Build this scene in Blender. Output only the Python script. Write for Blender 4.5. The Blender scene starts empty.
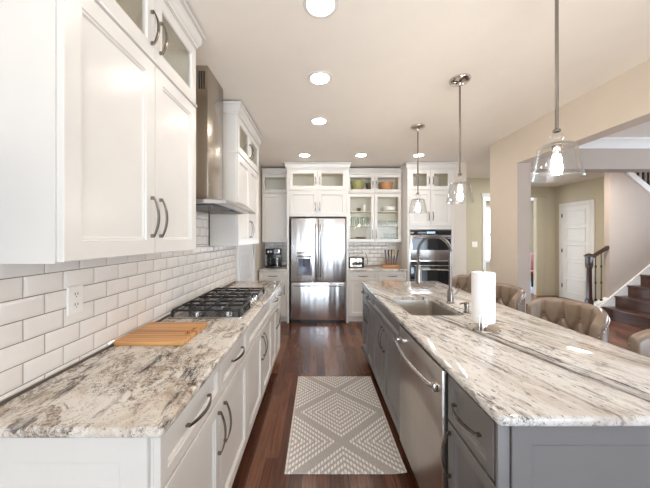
import bpy, bmesh, math, random
from mathutils import Vector, Matrix
random.seed(7)
PI = math.pi
scn = bpy.context.scene
COL = scn.collection

# ------------------------------------------------------------------ camera
CAMH = 1.45
cam_d = bpy.data.cameras.new('camera'); cam = bpy.data.objects.new('camera', cam_d); COL.objects.link(cam)
cam.location = (0, 0, CAMH); cam.rotation_euler = (PI/2, 0, 0)
cam_d.sensor_fit = 'HORIZONTAL'; cam_d.sensor_width = 36.0
cam_d.lens = 36.0*277/650
cam_d.shift_x = 7/650; cam_d.shift_y = -6/650
cam_d.clip_start = 0.05; cam_d.clip_end = 100
scn.camera = cam
# ------------------------------------------------------------------ exposure, world, large lights
scn.view_settings.view_transform = 'Standard'
scn.view_settings.look = 'None'
scn.view_settings.gamma = 1.0
scn.view_settings.use_curve_mapping = False
scn.view_settings.exposure = 1.57
scn.cycles.transparent_max_bounces = 24
wd = bpy.data.worlds.new('sky'); scn.world = wd; wd.use_nodes = True
bg = wd.node_tree.nodes['Background']
bg.inputs['Color'].default_value = (0.80, 0.89, 1.0, 1); bg.inputs['Strength'].default_value = 2.4
def area(name, loc, target, sx, sy, watts, color):
    d = bpy.data.lights.new(name, 'AREA'); d.shape = 'RECTANGLE'; d.size = sx; d.size_y = sy
    d.energy = watts; d.color = color
    o = bpy.data.objects.new(name, d); COL.objects.link(o); o.location = loc
    o.rotation_euler = (Vector(target)-Vector(loc)).to_track_quat('-Z', 'Y').to_euler()
    return o
DAY = (0.68, 0.84, 1.0)
area('daylight_rear_left', (0.4, -6.7, 1.45), (0.4, -2.2, 2.9), 2.9, 2.0, 66, DAY)
area('daylight_rear_right', (4.6, -6.7, 1.45), (3.6, -2.2, 2.9), 3.4, 2.0, 40, DAY)
area('daylight_dining', (7.9, 2.2, 1.4), (5.0, 2.2, 2.5), 1.9, 1.7, 30, DAY)
area('daylight_far_room', (6.4, 9.4, 1.5), (5.4, 6, 1.6), 1.5, 1.6, 45, DAY)
area('ceiling_fill_light', (0.75, -1.2, 1.0), (0.8, 0.1, 2.74), 1.8, 1.4, 9, (.97, .98, 1.0)).data.spread = math.radians(105)  # added upward light behind the camera, brightens the ceiling
area('hall_fill_light', (4.6, 4.6, 2.70), (4.6, 4.9, 0), .28, .28, 16, (1.0, 0.92, 0.82))  # added light with no fixture, lifts the brightness from the hall

# ------------------------------------------------------------------ materials
def lin(c):
    return tuple(((v/255)/12.92 if v/255 <= .04045 else ((v/255+.055)/1.055)**2.4) for v in c)
def new_mat(name):
    m = bpy.data.materials.new(name); m.use_nodes = True
    nt = m.node_tree; b = nt.nodes['Principled BSDF']
    return m, nt, b
def N(nt, typ, **kw):
    n = nt.nodes.new(typ)
    for k, v in kw.items():
        if k.startswith('i_'): n.inputs[k[2:].replace('_', ' ')].default_value = v
        else: setattr(n, k, v)
    return n
def L(nt, a, b): nt.links.new(a, b)
def mapping(nt, scale=(1, 1, 1), rot=(0, 0, 0), coord='Object', loc=(0, 0, 0)):
    t = nt.nodes.new('ShaderNodeTexCoord'); m = nt.nodes.new('ShaderNodeMapping')
    m.inputs['Scale'].default_value = scale; m.inputs['Rotation'].default_value = rot; m.inputs['Location'].default_value = loc
    L(nt, t.outputs[coord], m.inputs['Vector']); return m.outputs['Vector']
def noise(nt, vec, scale, detail=3, rough=.5, dist=0):
    n = N(nt, 'ShaderNodeTexNoise'); n.inputs['Scale'].default_value = scale; n.inputs['Detail'].default_value = detail
    n.inputs['Roughness'].default_value = rough; n.inputs['Distortion'].default_value = dist
    L(nt, vec, n.inputs['Vector']); return n.outputs['Fac']
def ramp(nt, fac, stops):
    r = N(nt, 'ShaderNodeValToRGB'); e = r.color_ramp.elements
    while len(e) < len(stops): e.new(0.5)
    for k, (p, c) in enumerate(stops):
        e[k].position = p; e[k].color = (*c, 1) if len(c) == 3 else c
    L(nt, fac, r.inputs['Fac']); return r.outputs['Color']
def mixc(nt, fac, a, b, mode='MIX'):
    m = N(nt, 'ShaderNodeMix', data_type='RGBA', blend_type=mode)
    for sock, v in ((m.inputs['Factor'], fac), (m.inputs['A'], a), (m.inputs['B'], b)):
        pass
    def put(idx, v):
        s = m.inputs[idx]
        if hasattr(v, 'is_linked') or hasattr(v, 'links'): L(nt, v, s)
        else: s.default_value = v if not isinstance(v, tuple) else (*v, 1)[:4]
    put(0, fac); put(6, a); put(7, b)
    return m.outputs[2]
def math_(nt, op, a, b=None, c=None):
    m = N(nt, 'ShaderNodeMath', operation=op)
    for k, v in enumerate((a, b, c)):
        if v is None: continue
        if hasattr(v, 'links'): L(nt, v, m.inputs[k])
        else: m.inputs[k].default_value = v
    return m.outputs[0]
def bump(nt, b, h, strength=.1, dist=.01):
    n = N(nt, 'ShaderNodeBump'); n.inputs['Strength'].default_value = strength; n.inputs['Distance'].default_value = dist
    L(nt, h, n.inputs['Height']); L(nt, n.outputs['Normal'], b.inputs['Normal'])
def plain(name, rgb, rough=.5, metal=0, var=.04, vscale=6, bumps=0, bscale=200, **kw):
    """paint-like surface with a faint procedural mottling"""
    m, nt, b = new_mat(name); c = lin(rgb)
    v = mapping(nt)
    f = noise(nt, v, vscale, 3)
    col = ramp(nt, f, [(.3, tuple(x*(1-var) for x in c)), (.7, tuple(min(1, x*(1+var)) for x in c))])
    L(nt, col, b.inputs['Base Color'])
    b.inputs['Roughness'].default_value = rough; b.inputs['Metallic'].default_value = metal
    for k, val in kw.items(): b.inputs[k.replace('_', ' ')].default_value = val
    if bumps: bump(nt, b, noise(nt, v, bscale, 2), bumps, .002)
    return m
def brushed(name, rgb, rough=.25, scale=(4, 4, 300), wavy=0, bstr=.04):
    m, nt, b = new_mat(name); c = lin(rgb)
    v = mapping(nt, scale=scale); f = noise(nt, v, 1.0, 3)
    L(nt, ramp(nt, f, [(.25, tuple(x*.9 for x in c)), (.75, tuple(min(1, x*1.08) for x in c))]), b.inputs['Base Color'])
    b.inputs['Metallic'].default_value = 1; b.inputs['Roughness'].default_value = rough
    if wavy:
        w = noise(nt, mapping(nt, scale=(8, 8, .55)), 1.0, 1)
        h = math_(nt, 'ADD', math_(nt, 'MULTIPLY', w, wavy), math_(nt, 'MULTIPLY', f, .02))
        bump(nt, b, h, .5, .03)
    else: bump(nt, b, f, bstr, .002)
    return m
def mapt(nt, scale, ang=0, loc=(0, 0, 0)):
    """rotate first, then stretch: features get longer along the turned y axis"""
    t = nt.nodes.new('ShaderNodeTexCoord'); m = nt.nodes.new('ShaderNodeMapping'); m.vector_type = 'TEXTURE'
    m.inputs['Scale'].default_value = scale; m.inputs['Rotation'].default_value = (0, 0, ang); m.inputs['Location'].default_value = loc
    L(nt, t.outputs['Object'], m.inputs['Vector']); return m.outputs['Vector']
def band(nt, f, c, w0, w1):
    d = math_(nt, 'ABSOLUTE', math_(nt, 'SUBTRACT', f, c))
    return ramp(nt, d, [(w0, (1, 1, 1)), (w1, (0, 0, 0))])
def granite_left():
    m, nt, b = new_mat('granite_left')
    A = .10
    v = mapt(nt, (1, 1.7, 1), A, (3, 2, 0)); vs = mapt(nt, (1, 1.05, 1), A, (9, 1, 0)); vl = mapt(nt, (1, 5, 1), A, (1, 7, 0))
    col = ramp(nt, noise(nt, v, 5, 7, .68, .9), [(.28, lin((152, 134, 118))), (.39, lin((194, 178, 160))), (.48, lin((220, 211, 199))), (.75, lin((230, 225, 217)))])
    # brown-grey clusters
    pt = noise(nt, v, 10, 8, .76, 1.0)
    pcol = ramp(nt, noise(nt, vs, 85, 4, .8), [(.36, lin((48, 41, 38))), (.45, lin((118, 102, 90))), (.54, lin((184, 166, 148))), (.68, lin((218, 208, 196)))])
    col = mixc(nt, ramp(nt, pt, [(.520, (0, 0, 0)), (.575, (.85, .85, .85))]), col, pcol)
    # squiggly dark outlines
    gate = ramp(nt, noise(nt, v, 6.0, 4, .6), [(.44, (0, 0, 0)), (.54, (1, 1, 1))])
    col = mixc(nt, math_(nt, 'MULTIPLY', band(nt, noise(nt, vs, 20, 6, .72, 1.0), .5, .006, .016), gate), col, lin((46, 39, 36)))
    # long grey bands beside the wall
    bm_ = band(nt, noise(nt, vl, 3.4, 4, .6, .3), .40, .02, .06)
    bl = ramp(nt, noise(nt, mapt(nt, (1, 5, 1), A), 55, 5, .75), [(.42, (1, 1, 1)), (.54, (0, 0, 0))])
    col = mixc(nt, math_(nt, 'MULTIPLY', math_(nt, 'MULTIPLY', bm_, bl), .9), col, lin((72, 66, 64)))
    # salt and pepper
    col = mixc(nt, math_(nt, 'MULTIPLY', ramp(nt, noise(nt, vs, 120, 3, .75), [(.33, (1, 1, 1)), (.40, (0, 0, 0))]), .75), col, lin((70, 60, 54)))
    L(nt, col, b.inputs['Base Color']); b.inputs['Roughness'].default_value = .055
    return m
def granite_island():
    m, nt, b = new_mat('granite_island')
    A = .26
    v = mapt(nt, (1, 6, 1), A, (3, 2, 0)); f_ = mapt(nt, (1, 11, 1), A, (7, 1, 0)); vs = mapt(nt, (1, 2, 1), A)
    col = ramp(nt, noise(nt, v, 7, 5, .6, .3), [(.30, lin((168, 157, 147))), (.42, lin((196, 189, 182))), (.52, lin((213, 210, 206))), (.75, lin((225, 223, 221)))])
    # fine beige and grey streaks everywhere
    fs = noise(nt, mapt(nt, (1, 6, 1), A, (7, 1, 0)), 42, 6, .75, .4)
    col = mixc(nt, math_(nt, 'MULTIPLY', ramp(nt, fs, [(.36, (1, 1, 1)), (.48, (0, 0, 0))]), .6), col, lin((150, 134, 120)))
    col = mixc(nt, math_(nt, 'MULTIPLY', ramp(nt, noise(nt, mapt(nt, (1, 3.2, 1), A, (2, 9, 0)), 80, 4, .75), [(.35, (1, 1, 1)), (.42, (0, 0, 0))]), .8), col, lin((96, 86, 78)))
    # clusters of broken grey dashes
    gate = ramp(nt, noise(nt, v, 6, 4, .6, .4), [(.46, (0, 0, 0)), (.56, (1, 1, 1))])
    dash = ramp(nt, noise(nt, mapt(nt, (1, 4, 1), A, (4, 3, 0)), 50, 5, .75, .6), [(.42, (1, 1, 1)), (.49, (0, 0, 0))])
    col = mixc(nt, math_(nt, 'MULTIPLY', math_(nt, 'MULTIPLY', gate, dash), .85), col, lin((92, 86, 82)))
    # one dark double vein crossing the slab, and a paler one
    tc = N(nt, 'ShaderNodeTexCoord'); sp = N(nt, 'ShaderNodeSeparateXYZ'); L(nt, tc.outputs['Object'], sp.inputs[0])
    wob = math_(nt, 'MULTIPLY', math_(nt, 'SUBTRACT', noise(nt, mapt(nt, (1, 3, 1), A), 5, 5, .6), .5), .11)
    d = math_(nt, 'ADD', math_(nt, 'ADD', sp.outputs['X'], math_(nt, 'MULTIPLY', sp.outputs['Y'], .31)), wob)
    lines = ramp(nt, noise(nt, mapt(nt, (1, 7, 1), A, (5, 5, 0)), 40, 5, .7), [(.47, (1, 1, 1)), (.58, (.3, .3, .3))])
    col = mixc(nt, math_(nt, 'MULTIPLY', band(nt, d, -.29, .0, .05), .45), col, lin((150, 144, 138)))
    for c, w, k in ((-.305, .020, 1.0), (-.25, .013, .95), (.06, .010, .7), (-.52, .008, .6), (-.12, .007, .5)):
        col = mixc(nt, math_(nt, 'MULTIPLY', math_(nt, 'MULTIPLY', band(nt, d, c, w*.3, w), lines), k), col, lin((62, 59, 58)))
    L(nt, col, b.inputs['Base Color']); b.inputs['Roughness'].default_value = .055
    return m
def wood(name, c1, c2, scale=(1, 14, 14), rough=.4, freq=3):
    m, nt, b = new_mat(name)
    v = mapping(nt, scale=scale); f = noise(nt, v, freq, 5, .6, .4)
    L(nt, ramp(nt, f, [(.3, lin(c1)), (.7, lin(c2))]), b.inputs['Base Color'])
    b.inputs['Roughness'].default_value = rough; bump(nt, b, f, .08, .003)
    return m
def floor_mat():
    m, nt, b = new_mat('hardwood_floor')
    t = mapping(nt, rot=(0, 0, PI/2))
    br = N(nt, 'ShaderNodeTexBrick', offset=.37, offset_frequency=2, squash=1)
    br.inputs['Scale'].default_value = 1; br.inputs['Brick Width'].default_value = 1.15; br.inputs['Row Height'].default_value = .083
    br.inputs['Mortar Size'].default_value = .0011; br.inputs['Mortar Smooth'].default_value = .1; br.inputs['Bias'].default_value = 0
    br.inputs['Color1'].default_value = (0, 0, 0, 1); br.inputs['Color2'].default_value = (1, 1, 1, 1); br.inputs['Mortar'].default_value = (.5, .5, .5, 1)
    L(nt, t, br.inputs['Vector'])
    plank = ramp(nt, br.outputs['Color'], [(0, lin((72, 40, 27))), (.5, lin((98, 58, 40))), (1, lin((128, 82, 58)))])
    g = noise(nt, mapping(nt, scale=(26, 1.5, 1)), 2.2, 6, .65, .6)
    gr = ramp(nt, g, [(.30, (.40, .38, .38)), (.52, (.95, .95, .95)), (.75, (1.3, 1.25, 1.2))])
    c = mixc(nt, .85, plank, gr, 'MULTIPLY')
    c = mixc(nt, math_(nt, 'MULTIPLY', br.outputs['Fac'], .8), c, lin((36, 22, 18)))
    L(nt, c, b.inputs['Base Color']); b.inputs['Roughness'].default_value = .22
    bump(nt, b, math_(nt, 'SUBTRACT', math_(nt, 'MULTIPLY', g, .25), br.outputs['Fac']), .12, .003)
    return m
def glass(name, tint=(1, 1, 1), refl=1.0, rough=.02):
    m = bpy.data.materials.new(name); m.use_nodes = True; nt = m.node_tree
    for n in list(nt.nodes): nt.nodes.remove(n)
    o = N(nt, 'ShaderNodeOutputMaterial'); mx = N(nt, 'ShaderNodeMixShader')
    tr = N(nt, 'ShaderNodeBsdfTransparent'); tr.inputs['Color'].default_value = (*tint, 1)
    gl = N(nt, 'ShaderNodeBsdfGlossy'); gl.inputs['Roughness'].default_value = rough
    lw = N(nt, 'ShaderNodeLayerWeight'); lw.inputs['Blend'].default_value = .5
    fac = math_(nt, 'ADD', .045*refl, math_(nt, 'MULTIPLY', math_(nt, 'POWER', lw.outputs['Facing'], 4.0), .8))
    L(nt, fac, mx.inputs[0]); L(nt, tr.outputs[0], mx.inputs[1]); L(nt, gl.outputs[0], mx.inputs[2])
    L(nt, mx.outputs[0], o.inputs['Surface']); return m
def emit(name, rgb, s):
    m, nt, b = new_mat(name)
    b.inputs['Base Color'].default_value = (*rgb, 1)
    b.inputs['Emission Color'].default_value = (*rgb, 1); b.inputs['Emission Strength'].default_value = s
    return m
def rug_mat():
    m, nt, b = new_mat('woven_rug')
    tc = N(nt, 'ShaderNodeTexCoord'); sp = N(nt, 'ShaderNodeSeparateXYZ'); L(nt, tc.outputs['Object'], sp.inputs[0])
    def tri(s, per):      # distance to nearest multiple of per, in periods: 0 .. .5
        k = math_(nt, 'DIVIDE', s, per)
        return math_(nt, 'ABSOLUTE', math_(nt, 'SUBTRACT', k, math_(nt, 'ROUND', k)))
    d = math_(nt, 'ADD', tri(sp.outputs['X'], .72), tri(sp.outputs['Y'], .66))
    D = math_(nt, 'MINIMUM', d, math_(nt, 'SUBTRACT', 1.0, d))          # 0 at diamond centres, .5 on the bands
    rows = math_(nt, 'FRACT', math_(nt, 'MULTIPLY', D, 13.8))
    rowm = math_(nt, 'MULTIPLY', math_(nt, 'GREATER_THAN', rows, .46), math_(nt, 'LESS_THAN', D, .435))
    u = math_(nt, 'FRACT', math_(nt, 'DIVIDE', sp.outputs['X'], .0205))
    dots = math_(nt, 'GREATER_THAN', math_(nt, 'ABSOLUTE', math_(nt, 'SUBTRACT', u, .5)), .16)
    mask = math_(nt, 'MULTIPLY', rowm, dots)
    vv = mapping(nt)
    g = ramp(nt, noise(nt, vv, 140, 3, .7), [(.3, lin((156, 148, 143))), (.7, lin((200, 192, 187)))])
    w = ramp(nt, noise(nt, vv, 120, 2), [(.3, lin((226, 220, 212))), (.7, lin((246, 242, 236)))])
    ex = math_(nt, 'GREATER_THAN', math_(nt, 'ABSOLUTE', sp.outputs['X']), .362)
    c = mixc(nt, mask, g, w); c = mixc(nt, math_(nt, 'MULTIPLY', ex, .7), c, lin((214, 208, 200)))
    L(nt, c, b.inputs['Base Color']); b.inputs['Roughness'].default_value = .95
    bump(nt, b, math_(nt, 'ADD', mask, math_(nt, 'MULTIPLY', noise(nt, vv, 160, 2), .4)), .5, .004)
    return m
M = {}
M['white'] = plain('white_cabinet_paint', (222, 217, 210), .28, var=.012)
M['inside'] = plain('cabinet_interior', (240, 233, 218), .55, var=.02)
M['trimw'] = plain('white_trim_paint', (228, 225, 221), .35, var=.012)
M['grey'] = plain('grey_cabinet_paint', (124, 122, 122), .32, var=.02)
M['wall'] = plain('beige_wall_paint', (219, 207, 192), .75, var=.012, bumps=.06, bscale=260)
M['ceil'] = plain('ceiling_paint', (246, 239, 229), .85, var=.01, bumps=.05, bscale=220)
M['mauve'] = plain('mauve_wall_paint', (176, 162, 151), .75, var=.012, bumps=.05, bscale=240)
M['olive'] = plain('olive_wall_paint', (184, 175, 148), .75, var=.012)
M['tan'] = plain('tan_wall_paint', (194, 183, 160), .75, var=.012)
M['greydoor'] = plain('cool_white_door_paint', (232, 233, 236), .4, var=.01)
M['tile'] = plain('glazed_subway_tile', (232, 224, 216), .09, var=.03, vscale=9)
M['grout'] = plain('grout', (122, 108, 98), .9, var=.06, vscale=60)
M['steel'] = brushed('brushed_stainless', (186, 183, 180), .24)
M['hood'] = brushed('hood_stainless', (178, 168, 156), .26, scale=(300, 300, 4))
M['fridge'] = brushed('fridge_stainless', (214, 212, 212), .27, scale=(3, 3, 260), wavy=.8)
M['dw'] = brushed('dishwasher_stainless', (206, 201, 195), .30, scale=(200, 200, 3))
M['sink'] = brushed('sink_stainless', (196, 190, 182), .33)
M['nickel'] = brushed('brushed_nickel', (142, 135, 129), .27, scale=(60, 60, 60), bstr=.02)
M['chrome'] = brushed('polished_chrome', (214, 208, 202), .08, scale=(20, 20, 20), bstr=.0)
M['black'] = plain('black_enamel', (22, 22, 24), .25, var=.1)
M['iron'] = plain('cast_iron', (30, 29, 30), .38, var=.15, bumps=.1, bscale=300)
M['dglass'] = plain('black_oven_glass', (26, 30, 34), .06, var=.05)
M['dgrey'] = plain('dark_grey_plastic', (66, 68, 74), .35, var=.05)
M['granl'] = granite_left()
M['grani'] = granite_island()
M['floor'] = floor_mat()
M['rug'] = rug_mat()
M['board'] = None
M['leather'] = plain('taupe_leather', (138, 121, 106), .24, var=.06, vscale=14, bumps=.08, bscale=420)
M['darkwood'] = wood('dark_stained_wood', (40, 24, 19), (66, 40, 31), (10, 1.5, 1.5), .28)
M['tread'] = wood('stair_tread_wood', (56, 36, 29), (92, 62, 50), (12, 1.4, 12), .3)
M['legw'] = wood('espresso_leg_wood', (50, 33, 26), (74, 50, 40), (12, 12, 1.5), .35)
M['blockw'] = wood('knife_block_wood', (168, 112, 66), (206, 150, 98), (2, 14, 14), .4)
M['paper'] = plain('paper_towel', (247, 246, 246), .95, var=.01, bumps=.25, bscale=160)
M['plastic'] = plain('white_plastic', (238, 232, 224), .3, var=.01)
M['shadowp'] = plain('dark_slot', (40, 38, 38), .6)
M['china'] = plain('white_china', (244, 240, 234), .12, var=.01)
M['greybowl'] = plain('green_patterned_bowl', (178, 172, 112), .25, var=.35, vscale=40)
M['dkbowl'] = plain('dark_brown_bowl', (96, 84, 62), .3, var=.3, vscale=40)
M['orbowl'] = plain('orange_tan_bowl', (206, 150, 104), .25, var=.3, vscale=40)
M['plate'] = plain('grey_stoneware', (168, 160, 150), .3, var=.06)
M['red'] = plain('dark_red_fabric', (120, 24, 36), .7, var=.1)
M['redp'] = plain('red_paint', (130, 28, 26), .4, var=.1)
M['rugb'] = plain('blue_grey_rug', (150, 162, 182), .95, var=.15, vscale=30)
M['glass'] = glass('cabinet_glass', (.98, .982, .975), .3)
M['shade'] = glass('clear_shade_glass', (.97, .97, .965), 1.8)
M['ware'] = glass('drinking_glass', (.90, .92, .905), .8)
M['winglass'] = glass('window_glass', (.97, .98, 1), 1.0)
M['bulb'] = emit('warm_bulb', (1, .89, .76), 135)
M['can'] = emit('recessed_lamp', (1, .92, .84), 24)
M['display'] = emit('display_glow', (.55, .75, 1.0), .08)
M['yellow'] = plain('yellow_handle', (206, 170, 60), .4)
def board_mat():
    m, nt, b = new_mat('striped_cutting_board')
    tc = N(nt, 'ShaderNodeTexCoord'); sp = N(nt, 'ShaderNodeSeparateXYZ'); L(nt, tc.outputs['Object'], sp.inputs[0])
    st = noise(nt, mapping(nt, scale=(.4, 26, .4)), 1.3, 1)
    c = ramp(nt, st, [(.30, lin((132, 78, 40))), (.40, lin((184, 122, 68))), (.48, lin((220, 166, 106))), (.60, lin((204, 144, 86))), (.68, lin((142, 84, 44)))])
    g = noise(nt, mapping(nt, scale=(2, 60, 60)), 2, 4)
    c = mixc(nt, .35, c, ramp(nt, g, [(.3, (.55, .5, .45)), (.7, (1.2, 1.2, 1.2))]), 'MULTIPLY')
    L(nt, c, b.inputs['Base Color']); b.inputs['Roughness'].default_value = .4
    return m
M['board'] = board_mat()

# ------------------------------------------------------------------ mesh helpers
W = {}     # world location of every object made here
class MB:
    def __init__(s, mat=None): s.bm = bmesh.new(); s.M = mat or Matrix.Identity(4)
    def v(s, co): return s.bm.verts.new(s.M @ Vector(co))
    def face(s, vs):
        try: return s.bm.faces.new(vs)
        except ValueError: return None
    def box(s, a, b, bev=0, seg=2):
        x0, y0, z0 = a; x1, y1, z1 = b
        vs = [s.v(c) for c in ((x0,y0,z0),(x1,y0,z0),(x1,y1,z0),(x0,y1,z0),(x0,y0,z1),(x1,y0,z1),(x1,y1,z1),(x0,y1,z1))]
        fs = [s.face([vs[i] for i in q]) for q in ((3,2,1,0),(4,5,6,7),(0,1,5,4),(1,2,6,5),(2,3,7,6),(3,0,4,7))]
        if bev:
            es = {e for f in fs for e in f.edges}
            bmesh.ops.bevel(s.bm, geom=list(es), offset=bev, segments=seg, affect='EDGES', profile=.5)
        return s
    def loft(s, rings, cyc=True, cap0=True, cap1=True, closed=False):
        R = [[s.v(p) for p in r] for r in rings]; n = len(R[0])
        pairs = list(zip(R, R[1:])) + ([(R[-1], R[0])] if closed else [])
        for a, b in pairs:
            for i in range(n if cyc else n-1):
                j = (i+1) % n; s.face([a[i], a[j], b[j], b[i]])
        if not closed:
            if cap0: s.face(list(reversed(R[0])))
            if cap1: s.face(R[-1])
        return s
    def prism(s, pts, axis, a0, a1):
        f = {'x': lambda p, a: (a, p[0], p[1]), 'y': lambda p, a: (p[0], a, p[1]), 'z': lambda p, a: (p[0], p[1], a)}[axis]
        return s.loft([[f(p, a0) for p in pts], [f(p, a1) for p in pts]])
    def tube(s, path, r, n=10, caps=True, closed=False):
        P = [Vector(p) for p in path]; k = len(P); rr = r if isinstance(r, (list, tuple)) else [r]*k
        up = None; rings = []
        for i in range(k):
            t = (P[(i+1) % k]-P[i-1]) if closed else (P[min(i+1, k-1)]-P[max(i-1, 0)])
            t.normalize()
            if up is None:
                up = Vector((0, 0, 1)) if abs(t.z) < .9 else Vector((1, 0, 0))
            up = (up - t*up.dot(t)); up.normalize(); w = t.cross(up)
            rings.append([P[i]+(up*math.cos(2*PI*j/n)+w*math.sin(2*PI*j/n))*rr[i] for j in range(n)])
        return s.loft(rings, True, caps, caps, closed)
    def lathe(s, prof, c=(0, 0, 0), n=28, closed=False, caps=True):
        c = Vector(c)
        rings = [[c+Vector((r*math.cos(2*PI*j/n), r*math.sin(2*PI*j/n), h)) for j in range(n)] for r, h in prof]
        return s.loft(rings, True, caps, caps, closed)
    def ball(s, c, r, n=16, sz=1):
        prof = [(max(1e-4, r*math.sin(PI*k/(n//2))), -r*sz*math.cos(PI*k/(n//2))) for k in range(n//2+1)]
        return s.lathe(prof, c, n)
    def rrect(s, *a): pass
def rrect(x0, y0, x1, y1, r, n=5):
    pts = []
    for cx, cy, a0 in ((x1-r, y0+r, -90), (x1-r, y1-r, 0), (x0+r, y1-r, 90), (x0+r, y0+r, 180)):
        for k in range(n+1):
            a = math.radians(a0+90*k/n); pts.append((cx+r*math.cos(a), cy+r*math.sin(a)))
    return pts
def FR(o, u, v=(0, 0, 1)):
    u = Vector(u); v = Vector(v); n = u.cross(v)
    m = Matrix.Identity(4)
    for i in range(3): m[i][0] = u[i]; m[i][1] = v[i]; m[i][2] = n[i]; m[i][3] = o[i]
    return m
def build(mb, name, mat, parent=None, ang=35):
    bm = mb.bm
    bmesh.ops.remove_doubles(bm, verts=bm.verts, dist=1e-6)
    bmesh.ops.recalc_face_normals(bm, faces=bm.faces)
    xs = [v.co.copy() for v in bm.verts]
    lo = Vector((min(p.x for p in xs), min(p.y for p in xs), min(p.z for p in xs))); hi = Vector((max(p.x for p in xs), max(p.y for p in xs), max(p.z for p in xs)))
    c = (lo+hi)/2
    for v in bm.verts: v.co -= c
    me = bpy.data.meshes.new(name); bm.to_mesh(me); bm.free()
    for p in me.polygons: p.use_smooth = True
    me.set_sharp_from_angle(angle=math.radians(ang))
    me.materials.append(M[mat] if isinstance(mat, str) else mat)
    o = bpy.data.objects.new(name, me); COL.objects.link(o)
    if parent is not None: o.parent = parent; o.location = c-W[parent]
    else: o.location = c
    W[o] = c
    return o
def thing(name, label, cat, loc, group=None):
    o = bpy.data.objects.new(name, None); o.empty_display_size = .1; COL.objects.link(o)
    o.location = loc; W[o] = Vector(loc); o['label'] = label; o['category'] = cat
    if group: o['group'] = group
    return o
def tag(o, label, cat, group=None):
    o['label'] = label; o['category'] = cat
    if group: o['group'] = group
    return o
def struct(o): o['kind'] = 'structure'; return o
def kids(o): return [c for c in bpy.data.objects if c.parent == o]
def dup(root, shift, label, group=None):
    r = root.copy(); COL.objects.link(r); r.location = root.location+Vector(shift); W[r] = Vector(r.location)
    r['label'] = label
    if group: r['group'] = group
    for ch in kids(root):
        c = ch.copy(); COL.objects.link(c); c.parent = r
        for g in kids(ch):
            d = g.copy(); COL.objects.link(d); d.parent = c
    return r
def box(name, a, b, mat, parent=None, bev=0): return build(MB().box(a, b, bev), name, mat, parent)

# ------------------------------------------------------------------ cabinet helpers (local frame: u across, v up, n out)
def rect(u0, v0, u1, v1, i, n): return [(u0+i, v0+i, n), (u1-i, v0+i, n), (u1-i, v1-i, n), (u0+i, v1-i, n)]
def panel(mb, u0, v0, u1, v1, t=.02, fr=.058, rec=.012, raised=0):
    q = lambda i, n: rect(u0, v0, u1, v1, i, n)
    mb.loft([q(0, 0), q(0, t-.002), q(.002, t), q(fr, t), q(fr+.003, t-.005), q(fr+.009, t-.005), q(fr+.015, t-rec)]+([q(fr+.022, t-rec), q(fr+.022+raised, t-.001), q(fr+.026+raised, t-.001)] if raised else []))
    return mb
def frame(mb, u0, v0, u1, v1, t=.02, fr=.058):
    q = lambda i, n: rect(u0, v0, u1, v1, i, n)
    mb.loft([q(0, 0), q(0, t-.002), q(.002, t), q(fr, t), q(fr+.006, t-.006), q(fr+.006, 0)], closed=True)
    return mb
def pull(mb, u, v, d, Lh, n0=.02, w=.0125):
    """arched bow pull centred on (u,v)"""
    rings = []; K = 14
    for k in range(K+1):
        s = -Lh/2+Lh*k/K; a = 1-(2*s/Lh)**2
        n = n0+.009+.024*a; th = .0065; ww = w*(.62+.38*a)
        if d == 'v': rings.append([(u-ww/2, v+s, n), (u+ww/2, v+s, n), (u+ww/2, v+s, n+th), (u-ww/2, v+s, n+th)])
        else: rings.append([(u+s, v-ww/2, n), (u+s, v-ww/2, n+th), (u+s, v+ww/2, n+th), (u+s, v+ww/2, n)])
    mb.loft(rings)
    for sg in (-1, 1):
        s = sg*(Lh/2-.007)
        du, dv = (w*.33, .008) if d == 'v' else (.008, w*.33)
        cu, cv = (u, v+s) if d == 'v' else (u+s, v)
        mb.box((cu-du, cv-dv, n0), (cu+du, cv+dv, n0+.0135), .0015, 1)
    return mb
G = .0025
def front(parent, F, kind, u0, v0, u1, v1, mat='white', hd=None, fr=.058):
    u0 += G; u1 -= G; v0 += G; v1 -= G
    if kind == 'glass':
        o = build(frame(MB(F), u0, v0, u1, v1, fr=fr), 'glass_door', mat, parent)
        build(MB(F).box((u0+fr+.004, v0+fr+.004, .006), (u1-fr-.004, v1-fr-.004, .010)), 'glass_pane', 'glass', o)
    else:
        o = build(panel(MB(F), u0, v0, u1, v1, fr=fr), kind, mat, parent)
    if hd:
        u, v, d, Lh = hd
        build(pull(MB(F), u, v, d, Lh), 'handle', 'nickel', o)
    return o
def open_case(mb, u0, v0, u1, v1, dep, t=.018, shelves=(), mids=()):
    mb.box((u0, v0, -dep), (u0+t, v1, 0)); mb.box((u1-t, v0, -dep), (u1, v1, 0))
    mb.box((u0+t, v0, -dep), (u1-t, v0+t, 0)); mb.box((u0+t, v1-t, -dep), (u1-t, v1, 0)); mb.box((u0+t, v0+t, -dep), (u1-t, v1-t, -dep+.008))
    return mb
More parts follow.
